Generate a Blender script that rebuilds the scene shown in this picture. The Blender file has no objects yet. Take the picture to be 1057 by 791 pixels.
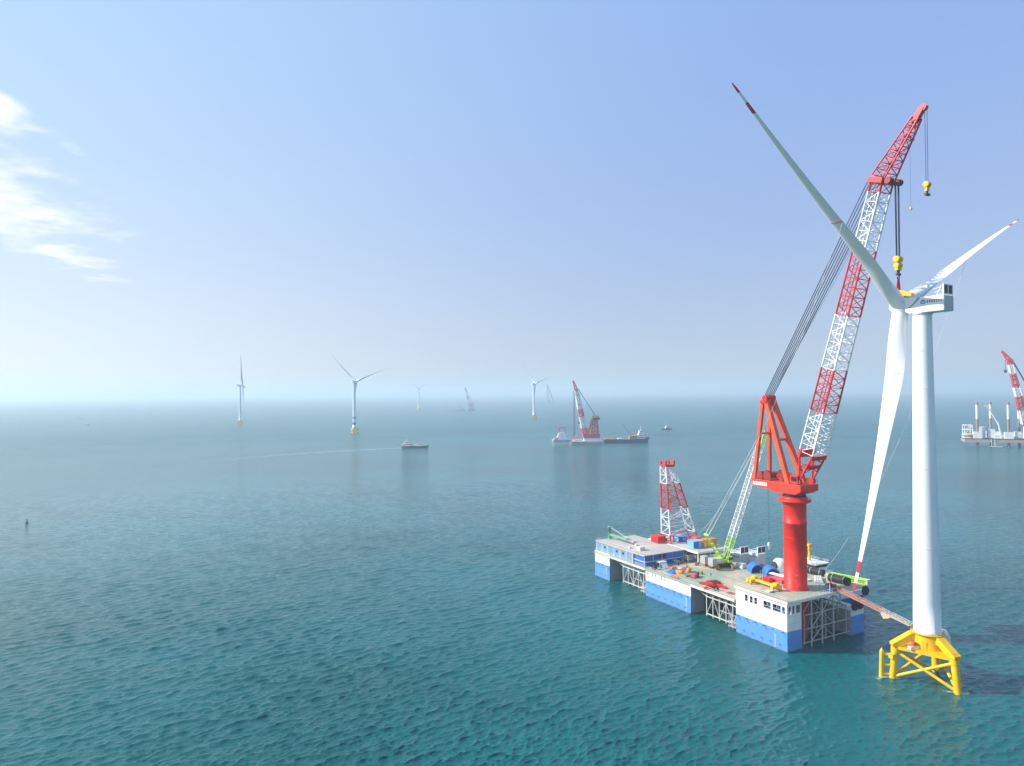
import bpy, math, random
import numpy as np
from mathutils import Vector, Matrix

R = math.radians
SC = bpy.context.scene
COL = SC.collection
random.seed(7)
RNG = np.random.default_rng(11)

# ------------------------------------------------------------------ camera
CAM_H = 80.0
cam_d = bpy.data.cameras.new('camera')
cam_d.lens = 24.0
cam_d.sensor_width = 36.0
cam_d.sensor_fit = 'HORIZONTAL'
cam_d.clip_start = 0.5
cam_d.clip_end = 60000
cam = bpy.data.objects.new('camera', cam_d)
COL.objects.link(cam)
cam.location = (0, 0, CAM_H)
cam.rotation_mode = 'XYZ'
cam.matrix_world = (Matrix.Translation((0, 0, CAM_H)) @ Matrix.Rotation(R(90.75), 4, 'X')
                    @ Matrix.Rotation(R(-0.5), 4, 'Z'))
SC.camera = cam

# ------------------------------------------------------------------ sun, sky, exposure
SUN_AZ, SUN_EL = R(-86.0), R(33.0)
sun_d = bpy.data.lights.new('sun', 'SUN')
sun_d.energy = 5.0
sun_d.angle = R(0.53)
sun_d.color = (1.0, 0.95, 0.87)
sun = bpy.data.objects.new('sun', sun_d)
COL.objects.link(sun)
sd = Vector((math.sin(SUN_AZ) * math.cos(SUN_EL), math.cos(SUN_AZ) * math.cos(SUN_EL), math.sin(SUN_EL)))
sun.rotation_euler = sd.to_track_quat('Z', 'Y').to_euler()
sun.location = sd * 500 + Vector((0, 0, 200))

SC.view_settings.view_transform = 'Standard'
SC.view_settings.look = 'None'
SC.view_settings.exposure = 0.44
SC.view_settings.gamma = 1.0
SC.view_settings.use_curve_mapping = False
SC.render.engine = 'CYCLES'
SC.cycles.use_denoising = True
SC.cycles.max_bounces = 6
SC.cycles.volume_bounces = 1
SC.cycles.transparent_max_bounces = 12

world = bpy.data.worlds.new('World')
SC.world = world
world.use_nodes = True
wt = world.node_tree
for n in list(wt.nodes):
    wt.nodes.remove(n)


class NT:
    """small node-tree writer"""
    def __init__(self, tree):
        self.t = tree

    def n(self, typ, **kw):
        nd = self.t.nodes.new(typ)
        ins = kw.pop('ins', {})
        for k, v in kw.items():
            setattr(nd, k, v)
        for k, v in ins.items():
            self.put(nd.inputs[k], v)
        return nd

    def put(self, sock, v):
        if hasattr(v, 'is_output') or isinstance(v, bpy.types.NodeSocket):
            self.t.links.new(v, sock)
        elif isinstance(v, (tuple, list)) and len(v) == 3 and sock.type == 'RGBA':
            sock.default_value = (*v, 1)
        else:
            sock.default_value = v

    def math(self, op, a, b=0.0, c=0.0, clamp=False):
        nd = self.t.nodes.new('ShaderNodeMath')
        nd.operation = op
        nd.use_clamp = clamp
        self.put(nd.inputs[0], a)
        self.put(nd.inputs[1], b)
        if op in ('MULTIPLY_ADD', 'SMOOTH_MIN', 'COMPARE', 'WRAP'):
            self.put(nd.inputs[2], c)
        return nd.outputs[0]

    def mix(self, fac, a, b, typ='MIX'):
        nd = self.t.nodes.new('ShaderNodeMix')
        nd.data_type = 'RGBA'
        nd.blend_type = typ
        self.put(nd.inputs[0], fac)
        self.put(nd.inputs[6], a)
        self.put(nd.inputs[7], b)
        return nd.outputs[2]

    def smooth(self, x, lo, hi, to0=0.0, to1=1.0):
        nd = self.t.nodes.new('ShaderNodeMapRange')
        nd.interpolation_type = 'SMOOTHSTEP'
        self.put(nd.inputs[0], x)
        for i, v in enumerate((lo, hi, to0, to1)):
            nd.inputs[1 + i].default_value = v
        return nd.outputs[0]

    def noise(self, vec, scale, detail=3.0, rough=0.55, dist=0.0):
        nd = self.t.nodes.new('ShaderNodeTexNoise')
        if vec is not None:
            self.put(nd.inputs['Vector'], vec)
        nd.inputs['Scale'].default_value = scale
        nd.inputs['Detail'].default_value = detail
        nd.inputs['Roughness'].default_value = rough
        nd.inputs['Distortion'].default_value = dist
        return nd.outputs[0]


w = NT(wt)
tc = w.n('ShaderNodeTexCoord')
sep = w.n('ShaderNodeSeparateXYZ', ins={0: tc.outputs['Generated']})
dx, dy, dz = sep.outputs
sky = w.n('ShaderNodeTexSky', sky_type='NISHITA')
sky.sun_disc = False
sky.sun_elevation = SUN_EL
sky.sun_rotation = SUN_AZ
sky.altitude = 0
sky.air_density = 1.0
sky.dust_density = 2.5
sky.ozone_density = 1.0
# thin milky veil of humid air: strongest at the horizon and towards the sun
elev = w.math('MAXIMUM', dz, 0.0)
sdot = w.math('ADD', w.math('ADD', w.math('MULTIPLY', dx, sd.x), w.math('MULTIPLY', dy, sd.y)), w.math('MULTIPLY', dz, sd.z))
toward = w.smooth(sdot, -0.15, 1.0)
veil = w.math('POWER', 2.718, w.math('MULTIPLY', elev, -4.6))
veil_col = w.mix(toward, (5.2, 5.9, 6.7), (10.2, 10.3, 10.1))
high_col = w.mix(toward, (2.35, 3.95, 7.9), (3.8, 6.2, 9.1))
veil_mix = w.mix(veil, high_col, veil_col)
base = w.mix(0.88, sky.outputs[0], veil_mix)
# streaky fair-weather cloud bank, upper left (nearer the sun)
cz = w.math('ADD', elev, 0.10)
cu = w.math('DIVIDE', dx, cz)
cv = w.math('DIVIDE', dy, cz)
rot = R(24)
cu2 = w.math('ADD', w.math('MULTIPLY', cu, math.cos(rot)), w.math('MULTIPLY', cv, math.sin(rot)))
cv2 = w.math('SUBTRACT', w.math('MULTIPLY', cv, math.cos(rot)), w.math('MULTIPLY', cu, math.sin(rot)))
cvec = w.n('ShaderNodeCombineXYZ', ins={0: w.math('MULTIPLY', cu2, 1.0), 1: w.math('MULTIPLY', cv2, 1.15), 2: 3.7})
cn = w.noise(cvec.outputs[0], 4.2, 9.0, 0.60, 0.1)
az = w.math('ARCTAN2', dx, dy)
eln = w.math('ARCSINE', elev)
def blob(a0, e0, ra, re_):
    u = w.math('DIVIDE', w.math('MAXIMUM', w.math('SUBTRACT', az, R(a0)), 0.0), R(ra))
    # banks lean down towards the right
    v = w.math('DIVIDE', w.math('ADD', w.math('SUBTRACT', eln, R(e0)), w.math('MULTIPLY', w.math('SUBTRACT', az, R(a0)), 0.42)), R(re_))
    d2 = w.math('ADD', w.math('MULTIPLY', u, u), w.math('MULTIPLY', v, v))
    return w.math('POWER', 2.718, w.math('MULTIPLY', d2, -1.0))
reg = w.math('ADD', w.math('MULTIPLY', blob(-38.5, 14.6, 7.6, 3.1), 1.0), w.math('MULTIPLY', blob(-37.8, 18.6, 2.6, 1.2), 0.62))
reg = w.math('ADD', reg, w.math('MULTIPLY', blob(-33.2, 17.4, 1.1, 0.7), 0.6))
reg = w.math('ADD', reg, w.math('MULTIPLY', blob(-33.0, 9.6, 3.6, 1.0), 0.42))
thr = w.math('ADD', w.math('MULTIPLY', reg, 0.36), w.math('MULTIPLY_ADD', cn, 1.15, -0.08))
cl = w.math('MULTIPLY', w.smooth(thr, 0.56, 1.04), w.smooth(reg, 0.03, 0.30))
skyc = w.mix(cl, base, (9.6, 9.7, 9.7))
bg = w.n('ShaderNodeBackground', ins={'Color': skyc, 'Strength': 0.086})
w.n('ShaderNodeOutputWorld', ins={'Surface': bg.outputs[0]})

# ------------------------------------------------------------------ helpers
def tag(o, label=None, cat=None, group=None, kind=None):
    if label: o['label'] = label
    if cat: o['category'] = cat
    if group: o['group'] = group
    if kind: o['kind'] = kind
    return o


def thing(name, loc, label, cat, rz=0.0, group=None, parent=None):
    o = bpy.data.objects.new(name, None)
    COL.objects.link(o)
    o.location = loc
    o.rotation_euler = (0, 0, rz)
    o.empty_display_size = 1.0
    tag(o, label, cat, group)
    return o


def copy_tree(o, parent=None):
    c = o.copy()
    COL.objects.link(c)
    c.parent = parent
    for ch in list(o.children):
        copy_tree(ch, c)
    return c


class MB:
    """mesh builder: collects shapes, links them as ONE mesh object"""
    def __init__(self):
        self.v, self.f, self.m, self.s = [], [], [], []

    def add(self, vs, fs, mat=0, smooth=False):
        b = len(self.v)
        self.v += [tuple(p) for p in vs]
        for f in fs:
            self.f.append(tuple(b + i for i in f))
            self.m.append(mat)
            self.s.append(smooth)
        return self

    def box(self, c, s, rz=0.0, mat=0, ry=0.0, rx=0.0):
        hx, hy, hz = s[0] / 2, s[1] / 2, s[2] / 2
        M = Matrix.Rotation(rz, 3, 'Z') @ Matrix.Rotation(ry, 3, 'Y') @ Matrix.Rotation(rx, 3, 'X')
        vs = [Vector(c) + M @ Vector((x, y, z)) for x in (-hx, hx) for y in (-hy, hy) for z in (-hz, hz)]
        return self.add(vs, [(0, 1, 3, 2), (4, 6, 7, 5), (0, 4, 5, 1), (2, 3, 7, 6), (0, 2, 6, 4), (1, 5, 7, 3)], mat)

    def bx(self, x0, x1, y0, y1, z0, z1, mat=0):
        return self.box(((x0 + x1) / 2, (y0 + y1) / 2, (z0 + z1) / 2), (abs(x1 - x0), abs(y1 - y0), abs(z1 - z0)), 0, mat)

    def bar(self, p0, p1, r, n=6, mat=0, r1=None, cap=True):
        p0, p1 = Vector(p0), Vector(p1)
        d = p1 - p0
        if d.length < 1e-6:
            return self
        d.normalize()
        a = d.orthogonal().normalized() if abs(d.z) > 0.99 else d.cross(Vector((0, 0, 1))).normalized()
        b = d.cross(a)
        r1 = r if r1 is None else r1
        vs = []
        for p, q in ((p0, r), (p1, r1)):
            for i in range(n):
                t = 2 * math.pi * (i + 0.5) / n
                vs.append(p + (a * math.cos(t) + b * math.sin(t)) * q)
        fs = [(i, (i + 1) % n, n + (i + 1) % n, n + i) for i in range(n)]
        self.add(vs, fs, mat, n > 5)
        if cap:
            self.add(vs[:n], [tuple(range(n))[::-1]], mat)
            self.add(vs[n:], [tuple(range(n))], mat)
        return self

    def poly(self, pts, r, n=6, mat=0):
        for a, b in zip(pts[:-1], pts[1:]):
            self.bar(a, b, r, n, mat)
        return self

    def lathe(self, prof, c=(0, 0, 0), n=32, mat=0, axis='Z', M=None, smooth=True):
        """prof: list of (radius, height)"""
        c = Vector(c)
        vs = []
        for r, h in prof:
            for i in range(n):
                t = 2 * math.pi * i / n
                p = Vector((r * math.cos(t), r * math.sin(t), h))
                if axis == 'X': p = Vector((p.z, p.x, p.y))
                if axis == 'Y': p = Vector((p.y, p.z, p.x))
                if M is not None: p = M @ p
                vs.append(c + p)
        fs = []
        for k in range(len(prof) - 1):
            for i in range(n):
                j = (i + 1) % n
                fs.append((k * n + i, k * n + j, (k + 1) * n + j, (k + 1) * n + i))
        self.add(vs, fs, mat, smooth)
        self.add(vs[:n], [tuple(range(n))[::-1]], mat)
        self.add(vs[-n:], [tuple(range(n))], mat)
        return self

    def prism(self, pts, e, mat=0):
        """pts: closed 3-d outline, e: extrusion vector"""
        n = len(pts)
        e = Vector(e)
        vs = [Vector(p) for p in pts] + [Vector(p) + e for p in pts]
        fs = [tuple(range(n))[::-1], tuple(range(n, 2 * n))] + [(i, (i + 1) % n, n + (i + 1) % n, n + i) for i in range(n)]
        return self.add(vs, fs, mat)

    def build(self, name, mats, parent=None, loc=None, rz=None, bevel=0.0):
        me = bpy.data.meshes.new(name)
        me.from_pydata(self.v, [], self.f)
        if not isinstance(mats, (list, tuple)):
            mats = [mats]
        for m in mats:
            me.materials.append(m)
        me.polygons.foreach_set('material_index', self.m)
        me.polygons.foreach_set('use_smooth', self.s)
        me.update()
        import bmesh
        bm = bmesh.new()
        bm.from_mesh(me)
        bmesh.ops.recalc_face_normals(bm, faces=bm.faces)
        bm.to_mesh(me)
        bm.free()
        o = bpy.data.objects.new(name, me)
        COL.objects.link(o)
        if parent is not None: o.parent = parent
        if loc is not None: o.location = loc
        if rz is not None: o.rotation_euler = (0, 0, rz)
        if bevel:
            b = o.modifiers.new('bevel', 'BEVEL')
            b.width = bevel
            b.segments = 2
            b.limit_method = 'ANGLE'
        return o


MATS = {}


def paint(name, col, rough=0.45, dirt=0.25, dirt_col=(0.16, 0.11, 0.08), scale=0.35, metal=0.0, streak=True, spec=0.4, vary=0.12):
    """weathered paint: tone drift, fine grime and rusty vertical runs"""
    m = bpy.data.materials.new(name)
    m.use_nodes = True
    t = NT(m.node_tree)
    bsdf = m.node_tree.nodes['Principled BSDF']
    co = t.n('ShaderNodeTexCoord').outputs['Object']
    tone = t.noise(co, scale * 0.5, 4, 0.6)
    c = t.mix(t.smooth(tone, 0.3, 0.7), tuple(x * (1 - vary) for x in col), tuple(min(1, x * (1 + vary)) for x in col))
    if dirt > 0:
        mp = t.n('ShaderNodeMapping', ins={0: co})
        mp.inputs['Scale'].default_value = (1.0, 1.0, 0.12 if streak else 1.0)
        g = t.noise(mp.outputs[0], scale * 4, 6, 0.65)
        g2 = t.noise(co, scale * 1.3, 3, 0.6)
        fac = t.math('MULTIPLY', t.smooth(g, 0.52, 0.78), t.smooth(g2, 0.35, 0.7))
        c = t.mix(t.math('MULTIPLY', fac, dirt), c, dirt_col)
    t.put(bsdf.inputs['Base Color'], c)
    rg = t.noise(co, scale * 3, 3, 0.5)
    t.put(bsdf.inputs['Roughness'], t.math('MULTIPLY_ADD', rg, 0.25, rough - 0.12))
    bsdf.inputs['Metallic'].default_value = metal
    bsdf.inputs['Specular IOR Level'].default_value = spec
    MATS[name] = m
    return m

# ------------------------------------------------------------------ the sea
def make_sea():
    # polar sheet: rings tighten towards the camera, waves are real relief
    na = 1150
    r_in, r_out = 115.0, 19000.0
    rad = [r_in]
    while rad[-1] < r_out:
        rad.append(rad[-1] + 0.26 * (rad[-1] / 140.0) ** 1.5)
    r = np.array(rad)
    nr = len(r)
    dr_ = np.gradient(r)
    half = R(46)
    a = np.linspace(-half, half, na)
    rr, aa = np.meshgrid(r, a, indexing='ij')
    x = rr * np.sin(aa)
    y = rr * np.cos(aa)
    z = np.zeros_like(x)
    ddx = np.zeros_like(x)
    ddy = np.zeros_like(x)
    step = np.maximum(rr * 2 * half / na, dr_[:, None])
    # wind sea: many sine components with a spread of headings
    n = 200
    lam = np.exp(RNG.uniform(np.log(0.9), np.log(9.0), n))
    head = R(-38) + RNG.normal(0, R(26), n)
    ph = RNG.uniform(0, 2 * math.pi, n)
    # gusts: patches of rougher and calmer water
    gust = np.ones_like(x)
    for q in range(9):
        g_l, g_h, g_p = RNG.uniform(45, 260), RNG.uniform(0, 2 * math.pi), RNG.uniform(0, 2 * math.pi)
        gust += 0.06 * np.cos(2 * math.pi / g_l * (x * math.sin(g_h) + y * math.cos(g_h)) + g_p)
    gust = np.clip(gust, 0.45, 1.5)
    for L, h, p in zip(lam, head, ph):
        kk = 2 * math.pi / L
        amp = 0.0086 * L / (1 + (L / 3.2) ** 2.2)
        fade = np.clip((L / step - 2.3) / 2.5, 0, 1) * gust
        th = kk * (x * math.sin(h) + y * math.cos(h)) + p
        z += amp * fade * np.cos(th)
        s = amp * fade * np.sin(th) * 1.55
        ddx -= s * math.sin(h)
        ddy -= s * math.cos(h)
    x = x + ddx
    y = y + ddy
    co = np.stack([x, y, z], -1).reshape(-1, 3)
    i, j = np.meshgrid(np.arange(nr - 1), np.arange(na - 1), indexing='ij')
    b = (i * na + j).reshape(-1)
    quads = np.stack([b, b + na, b + na + 1, b + 1], -1)
    # close the sheet all the way round (coarse ring outside the fine fan)
    extra, eq = [], []
    base = len(co)
    rings = np.array([r_in, 180, 300, 500, 1000, 2500, 5000, r[-1]])
    angs = np.linspace(half, 2 * math.pi - half, 60)
    for q in rings:
        for t in angs:
            extra.append((q * math.sin(t), q * math.cos(t), 0))
    for p in range(len(rings) - 1):
        for t in range(len(angs) - 1):
            u = base + p * 60 + t
            eq.append((u, u + 60, u + 61, u + 1))
    c0 = base + len(extra)
    extra.append((0, 0, 0))
    ring0 = [(r_in * math.sin(t), r_in * math.cos(t), 0) for t in np.linspace(0, 2 * math.pi, 96, endpoint=False)]
    extra += ring0
    tris = [(c0, c0 + 1 + (t + 1) % 96, c0 + 1 + t, c0 + 1 + t) for t in range(96)]
    co = np.vstack([co, np.array(extra)])
    quads = np.vstack([quads, np.array(eq)])
    tri = np.array([t[:3] for t in tris])
    me = bpy.data.meshes.new('sea')
    me.vertices.add(len(co))
    me.vertices.foreach_set('co', co.astype(np.float32).ravel())
    nl = quads.size + tri.size
    me.loops.add(nl)
    me.loops.foreach_set('vertex_index', np.concatenate([quads.ravel(), tri.ravel()]).astype(np.int32))
    npoly = len(quads) + len(tri)
    me.polygons.add(npoly)
    ls = np.concatenate([np.arange(len(quads)) * 4, quads.size + np.arange(len(tri)) * 3]).astype(np.int32)
    me.polygons.foreach_set('loop_start', ls)
    me.polygons.foreach_set('use_smooth', np.ones(npoly, bool))
    me.update(calc_edges=True)
    me.validate()
    o = bpy.data.objects.new('sea', me)
    COL.objects.link(o)
    tag(o, kind='structure')
    o['label'] = 'teal green open sea covered in small wind waves'
    m = bpy.data.materials.new('sea_water')
    m.use_nodes = True
    t = NT(m.node_tree)
    bs = m.node_tree.nodes['Principled BSDF']
    pos = t.n('ShaderNodeNewGeometry').outputs['Position']
    big = t.noise(pos, 0.006, 3, 0.55)
    mp = t.n('ShaderNodeMapping', ins={0: pos})
    mp.inputs['Rotation'].default_value = (0, 0, R(15))
    mp.inputs['Scale'].default_value = (0.35, 1.0, 1.0)
    slick = t.noise(mp.outputs[0], 0.02, 4, 0.6)
    c = t.mix(t.smooth(big, 0.3, 0.7), (0.000, 0.074, 0.073), (0.000, 0.120, 0.128))
    c = t.mix(t.math('MULTIPLY', t.smooth(slick, 0.45, 0.7), 0.35), c, (0.000, 0.072, 0.058))
    # scattered little whitecaps
    fo = t.noise(pos, 0.55, 5, 0.7, 0.6)
    fo2 = t.noise(pos, 0.035, 2, 0.5)
    ff = t.math('MULTIPLY', t.smooth(fo, 0.70, 0.77), t.smooth(fo2, 0.5, 0.65))
    c = t.mix(t.math('MULTIPLY', ff, 0.55), c, (0.5, 0.56, 0.56))
    t.put(bs.inputs['Base Color'], c)
    rad0 = t.n('ShaderNodeVectorMath', operation='LENGTH', ins={0: pos}).outputs['Value']
    t.put(bs.inputs['Roughness'], t.math('ADD', t.math('MULTIPLY', ff, 0.4), t.smooth(rad0, 350.0, 1500.0, 0.025, 0.30)))
    bs.inputs['IOR'].default_value = 1.333
    bs.inputs['Specular IOR Level'].default_value = 0.5
    mp2 = t.n('ShaderNodeMapping', ins={0: pos})
    mp2.inputs['Rotation'].default_value = (0, 0, R(20))
    mp2.inputs['Scale'].default_value = (0.6, 1.0, 1.0)
    r1 = t.noise(mp2.outputs[0], 0.55, 4, 0.6, 0.4)
    r2 = t.noise(mp2.outputs[0], 1.7, 3, 0.6, 0.3)
    r0 = t.noise(mp2.outputs[0], 0.16, 3, 0.6, 0.3)
    hgt = t.math('ADD', t.math('ADD', t.math('MULTIPLY', r1, 0.9), t.math('MULTIPLY', r2, 0.45)), t.math('MULTIPLY', r0, 0.7))
    rad_ = t.n('ShaderNodeVectorMath', operation='LENGTH', ins={0: pos}).outputs['Value']
    far = t.smooth(rad_, 220.0, 900.0, 1.0, 2.0)
    hgt = t.math('MULTIPLY', hgt, far)
    bp = t.n('ShaderNodeBump', ins={'Height': hgt, 'Strength': 1.0, 'Distance': 0.42})
    if 'Filter Width' in bp.inputs: bp.inputs['Filter Width'].default_value = 0.1
    t.put(bs.inputs['Normal'], bp.outputs[0])
    me.materials.append(m)
    return o


make_sea()

# ------------------------------------------------------------------ humid sea air
def make_haze():
    mb = MB()
    mb.bx(-20000, 20000, -20000, 20000, -3.0, 176.0)
    m = bpy.data.materials.new('haze_air')
    m.use_nodes = True
    t = NT(m.node_tree)
    for n in list(m.node_tree.nodes):
        if n.type != 'OUTPUT_MATERIAL': m.node_tree.nodes.remove(n)
    out = [n for n in m.node_tree.nodes if n.type == 'OUTPUT_MATERIAL'][0]
    pv = t.n('ShaderNodeVolumePrincipled')
    pv.inputs['Color'].default_value = (0.75, 0.88, 0.955, 1)
    pv.inputs['Density'].default_value = 0.00022
    pv.inputs['Anisotropy'].default_value = 0.25
    m.node_tree.links.new(pv.outputs[0], out.inputs['Volume'])
    o = mb.build('haze', m)
    tag(o, kind='stuff')
    o['label'] = 'pale bluish sea haze fading the far turbines and ships'
    return o



make_haze()



# ------------------------------------------------------------------ paints
P = paint
WHITE = P('white_paint', (0.78, 0.78, 0.76), 0.45, 0.35, (0.40, 0.28, 0.18))
HULLWHITE = None
HULLBLUE = None


def hull_paint(name, col, streak, stain=(0.10, 0.11, 0.09)):
    """welded plating: seams, plate-to-plate tone, rust runs and a tide stain"""
    m = bpy.data.materials.new(name)
    m.use_nodes = True
    t = NT(m.node_tree)
    bs = m.node_tree.nodes['Principled BSDF']
    co = t.n('ShaderNodeTexCoord').outputs['Object']
    sp_ = t.n('ShaderNodeSeparateXYZ', ins={0: co})
    uv = t.n('ShaderNodeCombineXYZ', ins={0: t.math('ADD', sp_.outputs[0], sp_.outputs[1]), 1: sp_.outputs[2], 2: 0.0})
    br = t.n('ShaderNodeTexBrick', ins={'Vector': uv.outputs[0]})
    br.inputs['Scale'].default_value = 1.0
    br.inputs['Brick Width'].default_value = 6.2
    br.inputs['Row Height'].default_value = 2.1
    br.inputs['Mortar Size'].default_value = 0.035
    br.inputs['Color1'].default_value = (*[c * 0.93 for c in col], 1)
    br.inputs['Color2'].default_value = (*[min(1, c * 1.06) for c in col], 1)
    br.inputs['Mortar'].default_value = (*[c * 0.62 for c in col], 1)
    mp = t.n('ShaderNodeMapping', ins={0: co})
    mp.inputs['Scale'].default_value = (1.0, 1.0, 0.07)
    run = t.smooth(t.noise(mp.outputs[0], 1.4, 5, 0.65), 0.52, 0.74)
    patch = t.smooth(t.noise(co, 0.22, 3, 0.6), 0.42, 0.66)
    c = t.mix(t.math('MULTIPLY', t.math('MULTIPLY', run, patch), 0.8), br.outputs[0], streak)
    scuff = t.smooth(t.noise(co, 1.3, 5, 0.7), 0.60, 0.80)
    c = t.mix(t.math('MULTIPLY', scuff, 0.25), c, tuple(min(1, x * 0.6 + 0.12) for x in col))
    edge = t.math('ADD', sp_.outputs[2], t.math('MULTIPLY', t.noise(co, 0.9, 4, 0.6), 0.9))
    c = t.mix(t.smooth(edge, 0.35, 1.15, 0.75, 0.0), c, stain)
    t.put(bs.inputs['Base Color'], c)
    bs.inputs['Roughness'].default_value = 0.45
    bp = t.n('ShaderNodeBump', ins={'Height': t.math('ADD', t.math('MULTIPLY', br.outputs['Fac'], -0.6), t.noise(co, 0.5, 2, 0.5)), 'Strength': 0.25, 'Distance': 0.08})
    t.put(bs.inputs['Normal'], bp.outputs[0])
    return m


HULLWHITE = hull_paint('hull_white', (0.80, 0.80, 0.78), (0.46, 0.30, 0.18))
HULLBLUE = hull_paint('hull_blue', (0.10, 0.29, 0.68), (0.20, 0.17, 0.20))
HULLGREY = P('hull_grey', (0.36, 0.36, 0.36), 0.6, 0.4, (0.2, 0.16, 0.13), 0.25)
TRUSSGREY = P('truss_grey', (0.50, 0.49, 0.47), 0.55, 0.4, (0.24, 0.17, 0.12))
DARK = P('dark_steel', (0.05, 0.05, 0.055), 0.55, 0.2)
BLACK = P('black_rubber', (0.022, 0.022, 0.024), 0.7, 0.2, (0.12, 0.11, 0.1))
RED = P('crane_red', (0.72, 0.022, 0.012), 0.48, 0.40, (0.30, 0.03, 0.02), 0.35, spec=0.3, vary=0.2)
REDB = P('boom_red', (0.60, 0.028, 0.03), 0.4, 0.2, (0.2, 0.02, 0.02))
BOOMW = P('boom_white', (0.76, 0.75, 0.73), 0.45, 0.25, (0.4, 0.3, 0.25))
LIME = P('lime_green', (0.46, 0.72, 0.05), 0.4, 0.2, (0.2, 0.25, 0.05))
YEL = P('yellow_paint', (0.80, 0.47, 0.015), 0.4, 0.25, (0.45, 0.2, 0.03), 0.3)
YELB = P('jacket_yellow', (0.86, 0.50, 0.004), 0.4, 0.38, (0.50, 0.24, 0.03), 0.4)
ORANGE = P('orange_paint', (0.72, 0.24, 0.02), 0.45, 0.2)
BLUE = P('blue_paint', (0.03, 0.14, 0.52), 0.45, 0.2, (0.05, 0.06, 0.12))
CABBLUE = P('cabin_blue', (0.17, 0.42, 0.72), 0.5, 0.25, (0.3, 0.32, 0.35))
TARP = P('blue_tarp', (0.04, 0.17, 0.66), 0.5, 0.12, (0.03, 0.08, 0.3), 0.9)
GREY = P('grey_paint', (0.42, 0.42, 0.41), 0.55, 0.3)
PALE = P('pale_grey', (0.62, 0.61, 0.58), 0.6, 0.3, (0.3, 0.26, 0.2))
RUST = P('rusty_steel', (0.42, 0.20, 0.15), 0.75, 0.6, (0.52, 0.42, 0.36), 0.9)
PINK = P('faded_red', (0.62, 0.10, 0.11), 0.5, 0.25)
GREEN = P('deck_crane_green', (0.16, 0.36, 0.24), 0.5, 0.25)
ROPE = P('wire_rope', (0.03, 0.045, 0.085), 0.5, 0.0)
TAGROPE = P('pale_rope', (0.62, 0.62, 0.60), 0.8, 0.0)
GLASS = P('dark_glass', (0.015, 0.02, 0.03), 0.15, 0.0, spec=0.6)
TURB = P('turbine_white', (0.78, 0.79, 0.79), 0.35, 0.10, (0.55, 0.55, 0.52), 0.06, vary=0.03)
COOLER = P('cooler_black', (0.02, 0.02, 0.025), 0.5, 0.0)
LOGO = P('logo_blue', (0.04, 0.10, 0.42), 0.5, 0.0)
SWOOSH = P('livery_grey', (0.20, 0.215, 0.24), 0.5, 0.0)
TIPRED = P('tip_red', (0.60, 0.02, 0.05), 0.4, 0.0)
GREYTXT = P('lettering_grey', (0.16, 0.16, 0.17), 0.6, 0.0)
WOOD = P('timber', (0.36, 0.25, 0.15), 0.8, 0.3)
SKIN = P('skin', (0.45, 0.28, 0.2), 0.6, 0.0)


def deck_paint(name, green=(0.29, 0.35, 0.26), sand=(0.50, 0.41, 0.29), bias=0.03):
    m = bpy.data.materials.new(name)
    m.use_nodes = True
    t = NT(m.node_tree)
    bs = m.node_tree.nodes['Principled BSDF']
    co = t.n('ShaderNodeTexCoord').outputs['Object']
    a = t.noise(co, 0.055, 4, 0.6, 0.5)
    b = t.noise(co, 0.6, 5, 0.7)
    mp = t.n('ShaderNodeMapping', ins={0: co})
    mp.inputs['Scale'].default_value = (1.0, 0.15, 1.0)
    cst = t.noise(mp.outputs[0], 0.9, 3, 0.6)
    f = t.smooth(t.math('ADD', a, t.math('MULTIPLY', b, 0.22)), 0.58 - bias, 0.75 - bias)
    c = t.mix(f, green, sand)
    c = t.mix(t.math('MULTIPLY', t.smooth(cst, 0.5, 0.8), 0.35), c, (0.16, 0.17, 0.14))
    c = t.mix(t.math('MULTIPLY', t.smooth(b, 0.55, 0.8), 0.4), c, (0.55, 0.52, 0.44))
    t.put(bs.inputs['Base Color'], c)
    bs.inputs['Roughness'].default_value = 0.75
    return m


DECKG = deck_paint('worn_deck_green')
ROOFM = deck_paint('roof_grey', (0.44, 0.41, 0.36), (0.52, 0.47, 0.40))

# ------------------------------------------------------------------ the big installation barge
BA = Vector((83.0, 208.5, 0))
BRZ = R(28)
ZB, ZD = 15.5, 10.7            # block deck, main deck
_S = Vector((math.sin(R(-28)), math.cos(R(-28)), 0))
_T = Vector((math.cos(R(28)), math.sin(R(28)), 0))


def Bw(t, s, z=0.0):
    return BA + _T * t + _S * s + Vector((0, 0, z))


barge = thing('installation_barge', BA, 'huge blue and white offshore barge with open steel trusses between its square pontoons', 'barge', BRZ)


def wall_holes(mb, fixed, axis, a0, a1, z0, z1, th, holes, mat):
    """thick wall along axis ('s' or 't'), with rectangular openings (a, b, zl, zh)"""
    cuts = sorted(set([a0, a1] + [h[0] for h in holes] + [h[1] for h in holes]))
    for u, v in zip(cuts[:-1], cuts[1:]):
        hs = [h for h in holes if h[0] <= u + 1e-6 and h[1] >= v - 1e-6]
        spans = [(z0, z1)] if not hs else [(z0, hs[0][2]), (hs[0][3], z1)]
        for zl, zh in spans:
            if axis == 's':
                mb.bx(fixed, fixed + th, u, v, zl, zh, mat)
            else:
                mb.bx(u, v, fixed, fixed + th, zl, zh, mat)


def hull_block(t0, t1, s0, s1, zt, zb=6.15, outer='near', inner=True):
    """blue below, white above, grey on the faces turned inwards"""
    mb = MB()
    eps = 0.03
    # white upper, blue lower (blue stands a hair proud)
    mb.bx(t0, t1, s0, s1, zb, zt, 0)
    mb.bx(t0 - eps, t1 + eps, s0 - eps, s1 + eps, -3.5, zb, 1)
    return mb


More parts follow.
